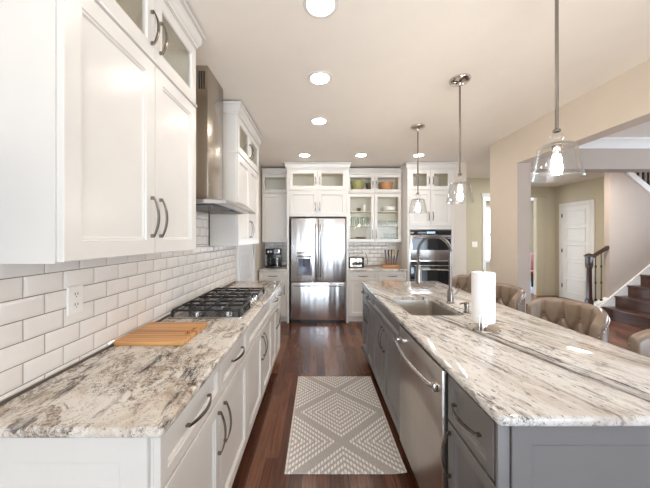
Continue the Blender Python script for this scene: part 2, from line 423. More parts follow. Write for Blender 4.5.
def crown(mb, path_uv, F=None, top=2.72, h=.10, out=.055):
    """moulding swept along a polyline of (x,y) with outward side to the right of travel"""
    prof = [(0, top-h), (.006, top-h), (.008, top-h+.016), (.016, top-h+.022), (.026, top-h+.045), (out-.014, top-.028), (out-.008, top-.022), (out, top-.020), (out, top), (0, top)]
    P = [Vector((p[0], p[1])) for p in path_uv]; rings = []
    for i, p in enumerate(P):
        d0 = (P[i]-P[i-1]).normalized() if i else None
        d1 = (P[i+1]-P[i]).normalized() if i < len(P)-1 else None
        n0 = Vector((d0.y, -d0.x)) if d0 else None; n1 = Vector((d1.y, -d1.x)) if d1 else None
        if n0 and n1:
            m = (n0+n1); m = m/ (m.length_squared/2) if m.length > 0 else n0
        else: m = n0 or n1
        rings.append([(p.x+m.x*o, p.y+m.y*o, z) for o, z in prof])
    return mb.loft(rings)

# ------------------------------------------------------------------ room shell
CEIL = 2.743; WX = -1.034; BY = 5.34
struct(box('floor', (-1.25, -7.1, -.06), (8.2, 9.9, 0), 'floor'))
struct(box('ceiling', (-1.25, -7.1, CEIL), (8.2, 9.9, CEIL+.08), 'ceil'))
# left wall with an opening for the pantry door
DY0, DY1, DH = 3.60, 4.42, 2.05
mb = MB(); mb.box((WX-.12, -7.1, 0), (WX, DY0, CEIL)); mb.box((WX-.12, DY1, 0), (WX, BY+.1, CEIL)); mb.box((WX-.12, DY0, DH), (WX, DY1, CEIL))
struct(build(mb, 'wall_left', 'wall'))
d = struct(build(MB().box((WX-.05, DY0+.012, .01), (WX-.012, DY1-.012, DH-.01)), 'door_1', 'greydoor'))
F = FR((WX-.012, DY0, 0), (0, 1, 0)); mb = MB(F)
for k in range(5): panel(mb, .12, .15+k*.375, DY1-DY0-.12, .15+k*.375+.31, t=.006, fr=.012, rec=.004)
build(mb, 'door_panels', 'greydoor', d)
mb = MB(); mb.box((WX, DY0-.085, 0), (WX+.018, DY0, DH+.085), .003); mb.box((WX, DY1, 0), (WX+.018, DY1+.085, DH+.085), .003); mb.box((WX, DY0, DH), (WX+.018, DY1, DH+.085), .003)
struct(build(mb, 'trim_1', 'greydoor'))
# back wall of the kitchen and the nib beside the ovens
mb = MB(); mb.box((WX, BY, 0), (2.33, BY+.1, CEIL)); mb.box((2.322, 4.735, 0), (2.535, 6.0, CEIL))
struct(build(mb, 'wall_back', 'wall'))
# olive wall with a cased opening, seen left of the pier
mb = MB(); mb.box((2.535, 6.0, 0), (3.56, 6.12, CEIL)); mb.box((3.56, 6.0, 2.34), (4.46, 6.12, CEIL)); mb.box((4.46, 6.0, 0), (4.58, 7.0, CEIL))
struct(build(mb, 'wall_hall', 'olive'))
mb = MB(); mb.box((3.56, 5.985, 0), (3.63, 6.13, 2.34)); mb.box((3.54, 5.98, 2.34), (4.46, 6.0, 2.42), .004)
struct(build(mb, 'trim_2', 'trimw'))
# wall beyond, with the opening right of the pier
mb = MB(); mb.box((5.54, 7.0, 0), (6.12, 7.12, CEIL)); mb.box((4.58, 7.0, 2.52), (5.54, 7.12, CEIL))
struct(build(mb, 'wall_far', 'tan'))
mb = MB(); mb.box((5.50, 6.97, 0), (5.72, 7.0, 2.46), .004); mb.box((4.58, 6.95, 2.46), (5.76, 7.0, 2.55), .008)
struct(build(mb, 'trim_3', 'tan'))
# far room behind the openings, with its window
mb = MB()
for a, b in (((2.5, 9.7, 0), (5.55, 9.8, CEIL)), ((7.25, 9.7, 0), (8.2, 9.8, CEIL)), ((5.55, 9.7, 0), (7.25, 9.8, .65)), ((5.55, 9.7, 2.5), (7.25, 9.8, CEIL))): mb.box(a, b)
struct(build(mb, 'wall_end', 'olive'))
w = struct(build(frame(MB(FR((5.5, 9.69, 0), (1, 0, 0))), 0, .6, 1.8, 2.55, t=.03, fr=.09), 'window_1', 'trimw'))
mb = MB(); mb.box((6.37, 9.71, .69), (6.43, 9.74, 2.46)); mb.box((5.6, 9.71, 1.54), (7.2, 9.74, 1.60))
for x in (5.85, 6.12, 6.68, 6.95): mb.box((x, 9.715, .69), (x+.02, 9.735, 2.46))
build(mb, 'window_muntins', 'trimw', w); build(MB().box((5.59, 9.745, .69), (7.21, 9.75, 2.46)), 'window_pane', 'winglass', w)
# right hall wall with the closet door
KX = 6.0
mb = MB(); mb.box((KX, 5.2, 0), (KX+.12, 7.0, CEIL))
struct(build(mb, 'wall_closet', 'tan'))
F = FR((KX, 6.78, 0), (0, -1, 0))        # u runs towards the camera
d = struct(build(MB(F).box((0, .01, 0), (.69, 2.20, .022)), 'door_2', 'trimw'))
mb = MB(F)
for k in range(5): panel(mb, .10, .15+k*.405, .59, .15+k*.405+.335, t=.034, fr=.018, rec=.016)
build(mb, 'door_panels', 'trimw', d)
mb = MB(F)
for v in (.25, 1.1, 1.95): mb.box((-.012, v, .018), (.012, v+.09, .034))
build(mb, 'hinge', 'nickel', d)
mb = MB(F); mb.box((-.09, 0, 0), (-.004, 2.29, .026), .004); mb.box((.694, 0, 0), (.78, 2.29, .026), .004); mb.box((-.004, 2.205, 0), (.694, 2.29, .026), .004)
struct(build(mb, 'trim_4', 'trimw'))
# pier and beam between kitchen and dining room
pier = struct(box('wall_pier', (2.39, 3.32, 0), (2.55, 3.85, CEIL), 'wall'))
pier.data.materials.append(M['mauve'])          # every face but the kitchen-side one takes the mauve
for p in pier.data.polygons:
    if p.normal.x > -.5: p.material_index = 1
struct(box('wall_beam', (2.39, -.9, 2.35), (2.55, 3.32, CEIL), 'wall'))
# header between dining room and hall with crown moulding
struct(box('wall_header', (2.55, 3.66, 2.36), (8.1, 3.84, CEIL), 'mauve'))
mb = crown(MB(), [(2.55, 3.66), (8.1, 3.66)], top=CEIL, h=.11, out=.10)
struct(build(mb, 'trim_5', 'trimw'))
# stair wall: cut on a slope where the upper flight shows
SY = 5.12
mb = MB(); mb.prism([(5.39, 0), (8.1, 0), (8.1, .75), (6.30, 2.19), (5.70, 2.743), (5.39, 2.743)], 'y', SY, SY+.10)
struct(build(mb, 'wall_stair', 'mauve'))
struct(box('wall_landing', (6.12, 6.4, 0), (8.2, 6.5, CEIL), 'tan'))
# outer walls
mb = MB()
for a, b in (((8.1, -7.1, 0), (8.2, 1.2, CEIL)), ((8.1, 3.2, 0), (8.2, 9.9, CEIL)), ((8.1, 1.2, 0), (8.2, 3.2, .6)), ((8.1, 1.2, 2.4), (8.2, 3.2, CEIL))): mb.box(a, b)
struct(build(mb, 'wall_right', 'mauve'))
mb = MB()
for a, b in (((-1.25, -7.1, 0), (-1.05, -7.0, CEIL)), ((-1.05, -7.1, 0), (6.4, -7.0, .40)), ((-1.05, -7.1, 2.50), (6.4, -7.0, CEIL)), ((1.85, -7.1, .40), (2.9, -7.0, 2.50)), ((6.4, -7.1, 0), (8.2, -7.0, CEIL))): mb.box(a, b)
struct(build(mb, 'wall_rear', 'wall'))
for k, (x0, x1) in enumerate(((-1.05, 1.85), (2.9, 6.4))):
    w = struct(build(frame(MB(FR((x1, -6.99, 0), (-1, 0, 0))), 0, .40, x1-x0, 2.50, t=.03, fr=.07), 'window_%d' % (k+2), 'trimw'))
    mb = MB()
    for j in (1, 2): mb.box((x0+(x1-x0)*j/3-.03, -6.99, .47), (x0+(x1-x0)*j/3+.03, -6.97, 2.43))
    mb.box((x0+.06, -6.99, 1.43), (x1-.06, -6.97, 1.47))
    build(mb, 'window_muntins', 'trimw', w)
mb = MB(); mb.box((2.39-.014, 3.305, 0), (2.564, 3.865, .12), .003)
struct(build(mb, 'baseboard_pier', 'trimw'))

# ------------------------------------------------------------------ tile
def tiles(F, areas, v0, pu, ph, name, parent=None):
    mb = MB(F); W_, H_ = .153, .0755; g = .0016
    for (a0, b0, a1, b1) in areas:
        k = math.floor((b0-v0)/H_)
        while v0+k*H_ < b1-1e-4:
            off = pu+(ph if k % 2 else 0); j = math.floor((a0-off)/W_)
            while off+j*W_ < a1-1e-4:
                U0, U1 = max(a0, off+j*W_)+g, min(a1, off+(j+1)*W_)-g
                V0, V1 = max(b0, v0+k*H_)+g, min(b1, v0+(k+1)*H_)-g
                if U1-U0 > .006 and V1-V0 > .006:
                    i = min(.0115, (U1-U0)/3, (V1-V0)/3)
                    q = lambda s, n: rect(U0, V0, U1, V1, s, n)
                    mb.loft([q(0, 0), q(0, .002), q(i, .0062), q(i+.0012, .0064)], cap0=False)
                j += 1
            k += 1
    return build(mb, name, 'tile', parent, 20)
TX = WX+.0035
o = struct(box('trim_6', (WX, .0, .90), (TX, 3.46, 1.75), 'grout'))
tiles(FR((TX, 0, 0), (0, 1, 0)), [(.0, .918, 3.46, 1.374), (1.73, 1.374, 2.60, 1.72)], .938, .966, .0765, 'subway_tiles', o)
o = struct(box('trim_7', (WX, BY-.0035, .90), (1.50, BY, 1.40), 'grout'))
tiles(FR((0, BY-.0035, 0), (1, 0, 0)), [(WX+.006, .918, -.52, 1.37), (.50, .918, 1.50, 1.37)], .918, 0, .0765, 'subway_tiles', o)

# ------------------------------------------------------------------ left run: base cabinets
FX = -.485
def base_left(y0, y1, label, drawers, doors, handles, endp=False):
    t = thing('base_cabinet', label, 'cabinet', ((FX+WX)/2, (y0+y1)/2, 0), 'white base cabinets along the left wall')
    b = box('body', (WX+.004, y0+.001, .09), (FX, y1-.001, .883), 'white', t)
    box('toe_kick', (WX+.004, y0+.001, 0), (FX-.05, y1-.001, .09), 'white', t)
    F = FR((FX, 0, 0), (0, 1, 0))
    for (a, c, hh) in drawers: front(t, F, 'drawer', a, .695, c, .875, 'white', ((a+c)/2, .79, 'u', .20) if hh else None, fr=.040)
    for (a, c, hu) in doors: front(t, F, 'door', a, .105, c, .69, 'white', (hu, .545, 'v', .20))
    if endp:
        Fe = FR((FX-.012, y0, 0), (-1, 0, 0), (0, 0, 1))
        # end panel faces the camera (normal -y): use u = +x
        Fe = FR((WX+.004, y0+.001, 0), (1, 0, 0))
        build(panel(MB(Fe), 0, .09, FX-WX-.012, .88, t=.016, fr=.075, raised=.045), 'end_panel', 'white', t)
    return t
base_left(.815, 1.835, 'white base cabinet nearest the camera, under the cutting board end of the counter', [(.815, 1.325, 1), (1.325, 1.835, 1)], [(.815, 1.325, 1.285), (1.325, 1.835, 1.365)], None, True)
base_left(1.835, 2.80, 'white base cabinet under the gas cooktop, plain panel above two doors', [(1.835, 2.80, 0)], [(1.835, 2.3175, 2.278), (2.3175, 2.80, 2.357)], None)
base_left(2.80, 3.42, 'white base cabinet at the far end of the left counter, two narrow drawers', [(2.80, 3.11, 1), (3.11, 3.42, 1)], [(2.80, 3.11, 3.07), (3.11, 3.42, 3.15)], None)
def slab(name, x0, y0, x1, y1, mat, r=.018, z0=.885, z1=.915, hole=None):
    mb = MB(); P = []
    for z, i in ((z0, .005), (z0+.004, .001), (z0+.009, 0), (z1-.010, 0), (z1-.004, .002), (z1-.001, .006), (z1, .010)):
        P.append([(x, y, z) for x, y in rrect(x0+i, y0+i, x1-i, y1-i, max(.004, r-i), 5)])
    if hole:
        h = rrect(*hole, 5)
        P.append([(x, y, z1) for x, y in h]); P.append([(x, y, z0) for x, y in h]); mb.loft(P, closed=True)
    else: mb.loft(P)
    return build(mb, name, mat)
tag(slab('countertop', WX+.011, .778, -.438, 3.45, 'granl'), 'speckled cream and brown granite countertop along the left tiled wall', 'countertop')

# cooktop
def cooktop():
    x0, x1, y0, y1, z = -.995, -.50, 1.825, 2.725, .9155
    t = thing('gas_cooktop', 'stainless gas cooktop with black iron grates set in the left granite counter', 'cooktop', ((x0+x1)/2, (y0+y1)/2, z))
    mb = MB(); mb.loft([[(x, y, h) for x, y in rrect(x0+i, y0+i, x1-i, y1-i, .02)] for h, i in ((z, 0), (z+.008, 0), (z+.012, .004), (z+.012, .016), (z+.007, .024))])
    build(mb, 'tray', 'steel', t)
    B = [(-.87, 2.0, .042), (-.65, 2.0, .036), (-.78, 2.275, .058), (-.87, 2.55, .036), (-.65, 2.55, .042)]
    for bx, by, r in B:
        b = build(MB().lathe([(r, z+.007), (r, z+.016), (r*.8, z+.02), (.004, z+.02)], (bx, by, 0), 20), 'burner', 'steel', t)
        build(MB().lathe([(r*.72, z+.020), (r*.74, z+.027), (r*.6, z+.031), (.003, z+.031)], (bx, by, 0), 20), 'burner_cap', 'iron', b)
    gz = z+.040
    for k, (a, c) in enumerate(((1.868, 2.133), (2.142, 2.408), (2.417, 2.682))):
        mb = MB(); xa, xb = -.98, -.57 if k == 1 else -.53
        r = .0055
        for x in (xa, xb): mb.box((x-r, a, gz), (x+r, c, gz+.014), .002, 1)
        for y in (a, c): mb.box((xa, y-r, gz), (xb, y+r, gz+.014), .002, 1)
        for x in (xa, xb):
            for y in (a, c): mb.box((x-.008, y-.008, z+.008), (x+.008, y+.008, gz+.006), .002, 1)
        cy = (a+c)/2
        mb.box((xa, cy-r*.8, gz+.002), (xb, cy+r*.8, gz+.018), .002, 1)
        for q in (.25, .5, .75):
            x = xa+(xb-xa)*q
            mb.box((x-r*.8, a, gz+.002), (x+r*.8, cy-.035, gz+.020), .002, 1); mb.box((x-r*.8, cy+.035, gz+.002), (x+r*.8, c, gz+.020), .002, 1)
        build(mb, 'grate', 'iron', t)
    for k in range(5):
        y = 2.155+k*.06
        build(MB().lathe([(.019, z+.007), (.019, z+.012), (.016, z+.016), (.015, z+.036), (.013, z+.038), (.002, z+.038)], (-.537, y, 0), 16), 'knob', 'chrome', t)
cooktop()
# cutting board
mb = MB()
P = [[(x, y, z) for x, y in rrect(-1.018+i, 1.372+i, -.668-i, 1.69-i, .012)] for z, i in ((.9155, .003), (.9185, 0), (.934, 0), (.938, .003))]
h = rrect(-.715, 1.475, -.69, 1.585, .012)
P += [[(x, y, .938) for x, y in h], [(x, y, .9155) for x, y in h]]
mb.loft(P, closed=True)
tag(build(mb, 'cutting_board', 'board'), 'striped wooden cutting board lying on the left counter before the cooktop', 'cutting board')
# outlet
def outlet(F, u, v, label):
    t = thing('wall_outlet', label, 'outlet', F @ Vector((u, v, 0)))
    q = lambda i, n: rect(u-.038, v-.060, u+.038, v+.060, i, n)
    build(MB(F).loft([q(0, 0), q(0, .003), q(.003, .006)]), 'cover_plate', 'plastic', t)
    for s in (-1, 1):
        r = build(MB(F).lathe([(.017, .006), (.017, .008), (.002, .008)], (u, v+s*.022, 0), 18), 'socket', 'plastic', t)
        mb = MB(F); mb.box((u-.008, v+s*.022-.001, .0081), (u-.005, v+s*.022+.009, .0086)); mb.box((u+.005, v+s*.022-.001, .0081), (u+.008, v+s*.022+.008, .0086)); mb.box((u-.002, v+s*.022-.010, .0081), (u+.002, v+s*.022-.006, .0086))
        build(mb, 'slots', 'shadowp', r)
    return t
outlet(FR((WX+.0102, 0, 0), (0, 1, 0)), 1.165, 1.19, 'white duplex outlet on the tiled left wall above the counter')

# ------------------------------------------------------------------ left wall cabinets
UX = -.775
def upper_left(y0, y1, label, seam, hl, near):
    t = thing('wall_cabinet', label, 'cabinet', ((UX+WX)/2, (y0+y1)/2, 1.374))
    F = FR((UX, 0, 0), (0, 1, 0))
    box('body', (WX+.012, y0, 1.376), (UX, y1, 2.265), 'white', t)
    build(open_case(MB(F), y0, 2.267, y1, 2.62, UX-WX-.012), 'glass_case', 'inside', t)
    mb = MB(); mb.box((WX+.012, y0-.006, 2.258), (UX+.026, y1+.006, 2.274), .004); mb.box((WX+.012, y0-.004, 1.374), (UX, y0, 2.62)); mb.box((WX+.012, y1, 1.374), (UX, y1+.004, 2.62))
    build(mb, 'trim_band', 'white', t)
    for a, c, hu in ((y0, seam, seam-.034), (seam, y1, seam+.034)):
        front(t, F, 'door', a, 1.376, c, 2.254, 'white', (hu, 1.545, 'v', .185), fr=.062)
        front(t, F, 'glass', a, 2.276, c, 2.615, 'white', (hu, 2.40, 'v', .155), fr=.055)
    for dy, s in ((y0+.075, 1), (y1-.075, -1)):
        for v in (2.34, 2.55): pass
    mb = MB(); mb.box((WX+.012, y0, 2.618), (UX+.02, y1, 2.70))
    crown(mb, [(WX+.012, y0), (UX+.02, y0), (UX+.02, y1), (WX+.012, y1)][::1], top=2.725, h=.10, out=.04)
    build(mb, 'crown', 'white', t)
    return t
upper_left(.820, 1.718, 'large white wall cabinet in the left foreground with two panel doors and glass doors above', 1.285, 0, True)
upper_left(2.62, 3.54, 'white wall cabinet with glass top doors just beyond the steel range hood', 3.08, 0, False)
# range hood
def hood():
    y0, y1 = 1.775, 2.585
    t = thing('range_hood', 'stainless chimney range hood with curved canopy over the gas cooktop', 'range hood', (WX+.2, 2.2, 1.67))
    xw = WX+.012
    rings = []
    K = 16
    for k in range(K+1):
        s = k/K; y = y0+(y1-y0)*s; h = .038*(1-(2*s-1)**2)
        xf = -.585
        rings.append([(xw, y, 1.675), (xf-.008, y, 1.675), (xf, y, 1.679), (xf-.002, y, 1.688+h*.5), (xf-.012, y, 1.690+h*.85), (xf-.035, y, 1.692+h), (xf-.10, y, 1.698+h), (xw, y, 1.702+h)])
    build(MB().loft(rings), 'canopy', 'steel', t)
    for a, c in ((1.83, 2.17), (2.19, 2.53)):
        mb = MB(); mb.box((xw+.03, a, 1.668), (-.68, c, 1.6745), .002)
        f = build(mb, 'filter', 'dgrey', t)
        mb = MB()
        for k in range(9): mb.box((xw+.05, a+.02+k*.035, 1.664), (-.70, a+.034+k*.035, 1.668))
        build(mb, 'filter_bars', 'steel', f)
    c = box('chimney', (xw, 2.075, 1.735), (-.826, 2.415, CEIL-.001), 'hood', t, .002)
    mb = MB()
    for k in range(3): mb.box((-.895+k*.018, 2.073, 2.57), (-.884+k*.018, 2.0755, 2.70))
    build(mb, 'vent_slots', 'shadowp', c)
    mb = MB()
    for k in range(4): mb.lathe([(.010, 0), (.010, .004), (.002, .004)], (0, 0, 0), 12) if False else None
    mb = MB(FR((-.66, 0, 1.7075), (0, 1, 0), (0, 0, 1)))
hood()

# ------------------------------------------------------------------ back wall cabinets, fridge, ovens
CF = 4.74      # deep cabinet carcass front (doors stand 20 mm in front)
BF = 4.755     # base cabinet carcass front
UF = 5.035     # shallow upper carcass front
def FB(y): return FR((0, y, 0), (1, 0, 0))
# left base
def base_back(x0, x1, label, n):
    t = thing('base_cabinet', label, 'cabinet', ((x0+x1)/2, 5.0, 0))
    box('body', (x0, BF, .09), (x1, BY-.004, .883), 'white', t); box('toe_kick', (x0, BF+.06, 0), (x1, BY-.004, .09), 'white', t)
    w = (x1-x0)/n
    for k in range(n):
        a, c = x0+k*w, x0+(k+1)*w
        front(t, FB(BF), 'drawer', a, .715, c, .875, 'white', ((a+c)/2, .80, 'u', .17), fr=.035)
        front(t, FB(BF), 'door', a, .105, c, .705, 'white', ((c-.04) if k == 0 else (a+.04), .56, 'v', .16), fr=.06)
    return t
base_back(WX+.02, -.535, 'white base cabinet beneath the coffee maker, left of the refrigerator', 1)
base_back(.525, 1.515, 'white base cabinet beneath the toaster, between refrigerator and ovens', 2)
tag(slab('countertop', WX+.004, 4.705, -.533, BY-.011, 'granl', r=.006), 'short granite countertop under the coffee maker in the back left corner', 'countertop')
tag(slab('countertop', .523, 4.705, 1.517, BY-.011, 'granl', r=.006), 'granite countertop under the toaster against the back wall', 'countertop')
# back-left upper
def upper_back(x0, x1, label, cat, n, glass_low, group=None, y=UF):
    t = thing('wall_cabinet', label, 'cabinet', ((x0+x1)/2, 5.2, 1.37)); F = FB(y); dep = BY-.008-y
    if glass_low:
        build(open_case(MB(F), x0, 1.37, x1, 2.262, dep), 'case', 'inside', t)
        for h in (1.665, 1.925): box('shelf', (x0+.018, y+.012, h), (x1-.018, BY-.018, h+.012), 'inside', t)
    else: box('body', (x0, y, 1.37), (x1, BY-.008, 2.262), 'white', t)
    build(open_case(MB(F), x0, 2.264, x1, 2.61, dep), 'glass_case', 'inside', t)
    mb = MB(); mb.box((x0, y-.026, 2.255), (x1, y+.0, 2.271), .004)
    build(mb, 'trim_band', 'white', t)
    w = (x1-x0)/n
    for k in range(n):
        a, c = x0+k*w, x0+(k+1)*w; hu = (c-.03) if k == 0 else (a+.03)
        front(t, F, 'glass' if glass_low else 'door', a, 1.372, c, 2.252, 'white', (hu, 1.52, 'v', .16) if n > 1 else None, fr=.052)
        front(t, F, 'glass', a, 2.274, c, 2.605, 'white', (hu, 2.42, 'v', .13) if n > 1 else None, fr=.05)
    mb = MB(); mb.box((x0, y-.02, 2.608), (x1, BY-.01, 2.70)); crown(mb, [(x0, y-.02), (x1, y-.02)], top=2.70, h=.09, out=.05)
    build(mb, 'crown', 'white', t)
    return t
upper_back(WX+.02, -.535, 'narrow white wall cabinet above the coffee maker, left of the refrigerator', 'cabinet', 1, False)
upper_back(.525, 1.515, 'white wall cabinet with four glass doors showing dishes above the toaster', 'cabinet', 2, True)
def deep_cab(name, x0, x1, label, vlow, legs, frz=None):
    t = thing(name, label, 'cabinet', ((x0+x1)/2, 5.0, 0)); F = FB(CF)
    box('side_panel', (x0, CF-.018, 0), (x0+.035, BY-.004, 2.62), 'white', t); box('side_panel', (x1-.035, CF-.018, 0), (x1, BY-.004, 2.62), 'white', t)
    a, c = x0+.036, x1-.036; m = (a+c)/2
    box('body', (a, CF, vlow), (c, BY-.004, 2.262), 'white', t)
    build(open_case(MB(F), a, 2.264, c, 2.618, .45), 'glass_case', 'inside', t)
    mb = MB(); mb.box((x0-.006, CF-.026, 2.255), (x1+.006, CF-.019, 2.272), .003); build(mb, 'trim_band', 'white', t)
    for k in (0, 1):
        u0, u1 = (a, m) if k == 0 else (m, c); hu = m-.035 if k == 0 else m+.035
        front(t, F, 'door', u0, vlow+.004, u1, 2.252, 'white', (hu, vlow+.17, 'v', .15), fr=.055)
        front(t, F, 'glass', u0, 2.274, u1, 2.612, 'white', (hu, 2.43, 'v', .13), fr=.055)
    mb = MB(); mb.box((x0, CF-.018, 2.618), (x1, BY-.01, 2.72)); crown(mb, [(x0, BY-.01), (x0, CF-.018), (x1, CF-.018), (x1, BY-.01)], top=2.735, h=.12, out=.045)
    build(mb, 'crown', 'white', t)
    return t
deep_cab('refrigerator_cabinet', -.530, .520, 'white cabinet surround enclosing the refrigerator with two doors over it', 1.815, True)
t = deep_cab('oven_cabinet', 1.525, 2.315, 'tall white cabinet housing the built-in ovens at the back right', 1.65, True)
box('filler_panel', (1.561, CF-.010, 0), (2.279, BY-.01, .50), 'white', t)
box('filler_panel', (1.561, CF-.010, 1.60), (2.279, BY-.01, 1.648), 'white', t)

def fridge():
    x0, x1, yf = -.458, .466, 4.70
    t = thing('refrigerator', 'stainless french door refrigerator with water dispenser and bottom freezer drawer', 'refrigerator', (0, 5.0, 0))
    box('body', (x0+.005, 4.78, .03), (x1-.005, 5.3, 1.775), 'dgrey', t)
    m = (x0+x1)/2
    for k, (a, c) in enumerate(((x0, m-.003), (m+.003, x1))):
        d = build(MB().box((a, yf, .705), (c, 4.775, 1.785), .010, 3), 'door', 'fridge', t)
        hx = (c-.035) if k == 0 else (a+.035)
        mb = MB(); pts = [(hx, yf-.004, .80)] + [(hx, yf-.045-.012*math.sin(PI*j/12), .84+.80*j/12) for j in range(13)] + [(hx, yf-.004, 1.68)]
        mb.tube(pts, .0125, 10); build(mb, 'handle', 'steel', d)
        if k == 0:
            b = box('dispenser', (-.355, yf-.010, .80+.015), (-.105, yf+.002, 1.215), 'steel', d, .004)
            mb = MB(); mb.box((-.345, yf-.0125, 1.12), (-.115, yf-.010, 1.205), .001); build(mb, 'control_panel', 'steel', d)
            mb = MB(); q = lambda i, y: [(-.335+i, y, .83+i), (-.125-i, y, .83+i), (-.125-i, y, 1.105-i), (-.335+i, y, 1.105-i)]
            mb.loft([q(0, yf-.0105), q(0, yf-.0135), q(.008, yf-.0135), q(.012, yf-.0108)], cap0=False); build(mb, 'dispenser_recess', 'dispblue', d)
            box('paddle', (-.25, yf-.018, .97), (-.21, yf-.0135, 1.07), 'dgrey', d, .002)
    d = build(MB().box((x0, yf, .055), (x1, 4.775, .695), .010, 3), 'freezer_drawer', 'fridge', t)
    mb = MB(); mb.tube([(x0+.05, yf-.004, .645)] + [(x0+.07+(x1-x0-.14)*j/12, yf-.048-.008*math.sin(PI*j/12), .645) for j in range(13)] + [(x1-.05, yf-.004, .645)], .0125, 10); build(mb, 'handle', 'steel', d)
    box('grille', (x0+.01, 4.735, .0), (x1-.01, 4.77, .05), 'black', t)
M['dispblue'] = plain('dispenser_well', (98, 102, 120), .3, var=.2, vscale=8)
fridge()
# wall oven with microwave
def ovens():
    x0, x1, yf = 1.563, 2.277, CF-.028
    t = thing('double_wall_oven', 'stainless built-in double oven with black glass in the tall white cabinet', 'oven', ((x0+x1)/2, yf, .5))
    box('housing', (x0, CF+.0, .505), (x1, BY-.03, 1.595), 'dgrey', t)
    box('frame', (x0, yf+.006, .505), (x1, CF-.0005, 1.598), 'steel', t, .002)
    c = box('control_panel', (x0+.01, yf-.002, 1.50), (x1-.01, yf+.006, 1.585), 'dglass', t, .002)
    box('display', (x0+.29, yf-.003, 1.525), (x0+.43, yf-.0021, 1.56), 'display', c)
    d = build(MB().box((x0+.008, yf-.022, 1.075), (x1-.008, yf+.005, 1.49), .004), 'oven_door', 'steel', t)
    box('window', (x0+.03, yf-.024, 1.245), (x1-.03, yf-.0221, 1.44), 'dglass', d)
    mb = MB(); mb.tube([(x0+.05, yf-.062, 1.462), (x1-.05, yf-.062, 1.462)], .011, 12)
    for x in (x0+.07, x1-.07): mb.tube([(x, yf-.022, 1.462), (x, yf-.062, 1.462)], .008, 8)
    build(mb, 'handle', 'steel', d)
    d = build(MB().box((x0+.008, yf-.022, .52), (x1-.008, yf+.005, 1.05), .004), 'oven_door', 'dglass', t)
    box('window', (x0+.07, yf-.0235, .60), (x1-.07, yf-.0221, .90), 'dglass', d)
    mb = MB(); mb.tube([(x0+.05, yf-.066, .985), (x1-.05, yf-.066, .985)], .012, 12)
    for x in (x0+.07, x1-.07): mb.tube([(x, yf-.022, .985), (x, yf-.066, .985)], .008, 8)
    build(mb, 'handle', 'steel', d)
ovens()

# ------------------------------------------------------------------ things on the back counters
def coffee():
    x, y, z = -.80, 5.02, .9155
    t = thing('coffee_maker', 'black two-sided coffee maker on the back left counter', 'coffee maker', (x, y, z))
    box('base', (x-.13, y-.11, z), (x+.13, y+.12, z+.035), 'black', t, .006)
    box('tower', (x-.13, y+.03, z+.035), (x+.13, y+.12, z+.34), 'black', t, .006)
    h = box('brew_head', (x-.135, y-.10, z+.235), (x+.135, y+.03, z+.345), 'black', t, .010)
    box('control_panel', (x+.02, y-.104, z+.25), (x+.12, y-.1005, z+.335), 'steel', h, .001)
    box('display', (x+.04, y-.106, z+.285), (x+.10, y-.1041, z+.325), 'dglass', h)
    for k in (0, 1): box('button', (x-.10+k*.045, y-.104, z+.27), (x-.07+k*.045, y-.1005, z+.31), 'steel', h, .001)
    cz = z+.036
    c = build(MB().lathe([(.052, cz), (.060, cz+.02), (.060, cz+.08), (.045, cz+.125), (.045, cz+.13), (.042, cz+.13), (.042, cz+.125), (.057, cz+.08), (.057, cz+.02), (.05, cz+.004)], (x-.06, y-.035, 0), 24), 'carafe', 'ware', t)
    build(MB().lathe([(.050, cz+.005), (.056, cz+.02), (.056, cz+.05), (.003, cz+.05)], (x-.06, y-.035, 0), 24), 'coffee', 'black', c)
    build(MB().tube([(x-.075, y-.088, cz+.115), (x-.08, y-.125, cz+.10), (x-.08, y-.125, cz+.04), (x-.075, y-.092, cz+.03)], .007, 8), 'handle', 'black', c)
    build(MB().lathe([(.03, cz), (.04, cz+.10), (.04, cz+.135), (.036, cz+.135), (.027, cz+.008)], (x+.065, y-.035, 0), 20), 'travel_cup', 'steel', t)
coffee()
def toaster():
    x, y, z = .675, 5.0, .9155
    t = thing('toaster', 'chrome and black toaster on the back right counter', 'toaster', (x, y, z))
    body = build(MB().box((x-.115, y-.08, z+.012), (x+.115, y+.08, z+.185), .018, 4), 'body', 'chrome', t)
    for s in (-1, 1): box('end_cap', (min(x+s*.113, x+s*.145), y-.084, z+.006), (max(x+s*.113, x+s*.145), y+.084, z+.19), 'black', t, .012)
    for s in (-1, 1): box('slot', (x-.10, y+s*.035-.014, z+.1845), (x+.10, y+s*.035+.014, z+.1875), 'black', t, .001)
    for s in (-1, 1):
        box('lever', (x+s*.05-.018, y-.10, z+.115), (x+s*.05+.018, y-.078, z+.13), 'black', t, .003)
        build(MB(FR((x+s*.05, y-.08, z+.055), (1, 0, 0))).lathe([(.016, 0), (.015, .012), (.002, .012)], (0, 0, 0), 14), 'dial', 'black', t)
    build(MB().tube([(x+.11, y+.09, z+.03), (x+.15, y+.13, z+.008), (x+.22, y+.17, z+.008), (x+.262, y+.22, z+.05), (x+.27, y+.285, z+.12), (x+.255, y+.30, z+.20), (x+.235, y+.318, z+.243)], .004, 8), 'power_cord', 'black', t)
    for sx in (-1, 1):
        for sy in (-1, 1): pass
    mb = MB()
    for sx in (-1, 1):
        for sy in (-1, 1): mb.lathe([(.012, z), (.012, z+.014)], (x+sx*.09, y+sy*.055, 0), 10)
    build(mb, 'feet', 'black', t)
toaster()
outlet(FR((0, BY-.0102, 0), (1, 0, 0)), .91, 1.16, 'small white outlet with the toaster plug on the back tiled wall')
t = thing('knife_block', 'low wooden knife stand on the back right counter beside the ovens', 'knife block', (1.31, 5.03, .9155))
box('tray', (1.16, 4.95, .9155), (1.47, 5.11, .965), 'blockw', t, .006)
box('upright', (1.23, 5.05, .966), (1.43, 5.085, 1.08), 'blockw', t, .004)
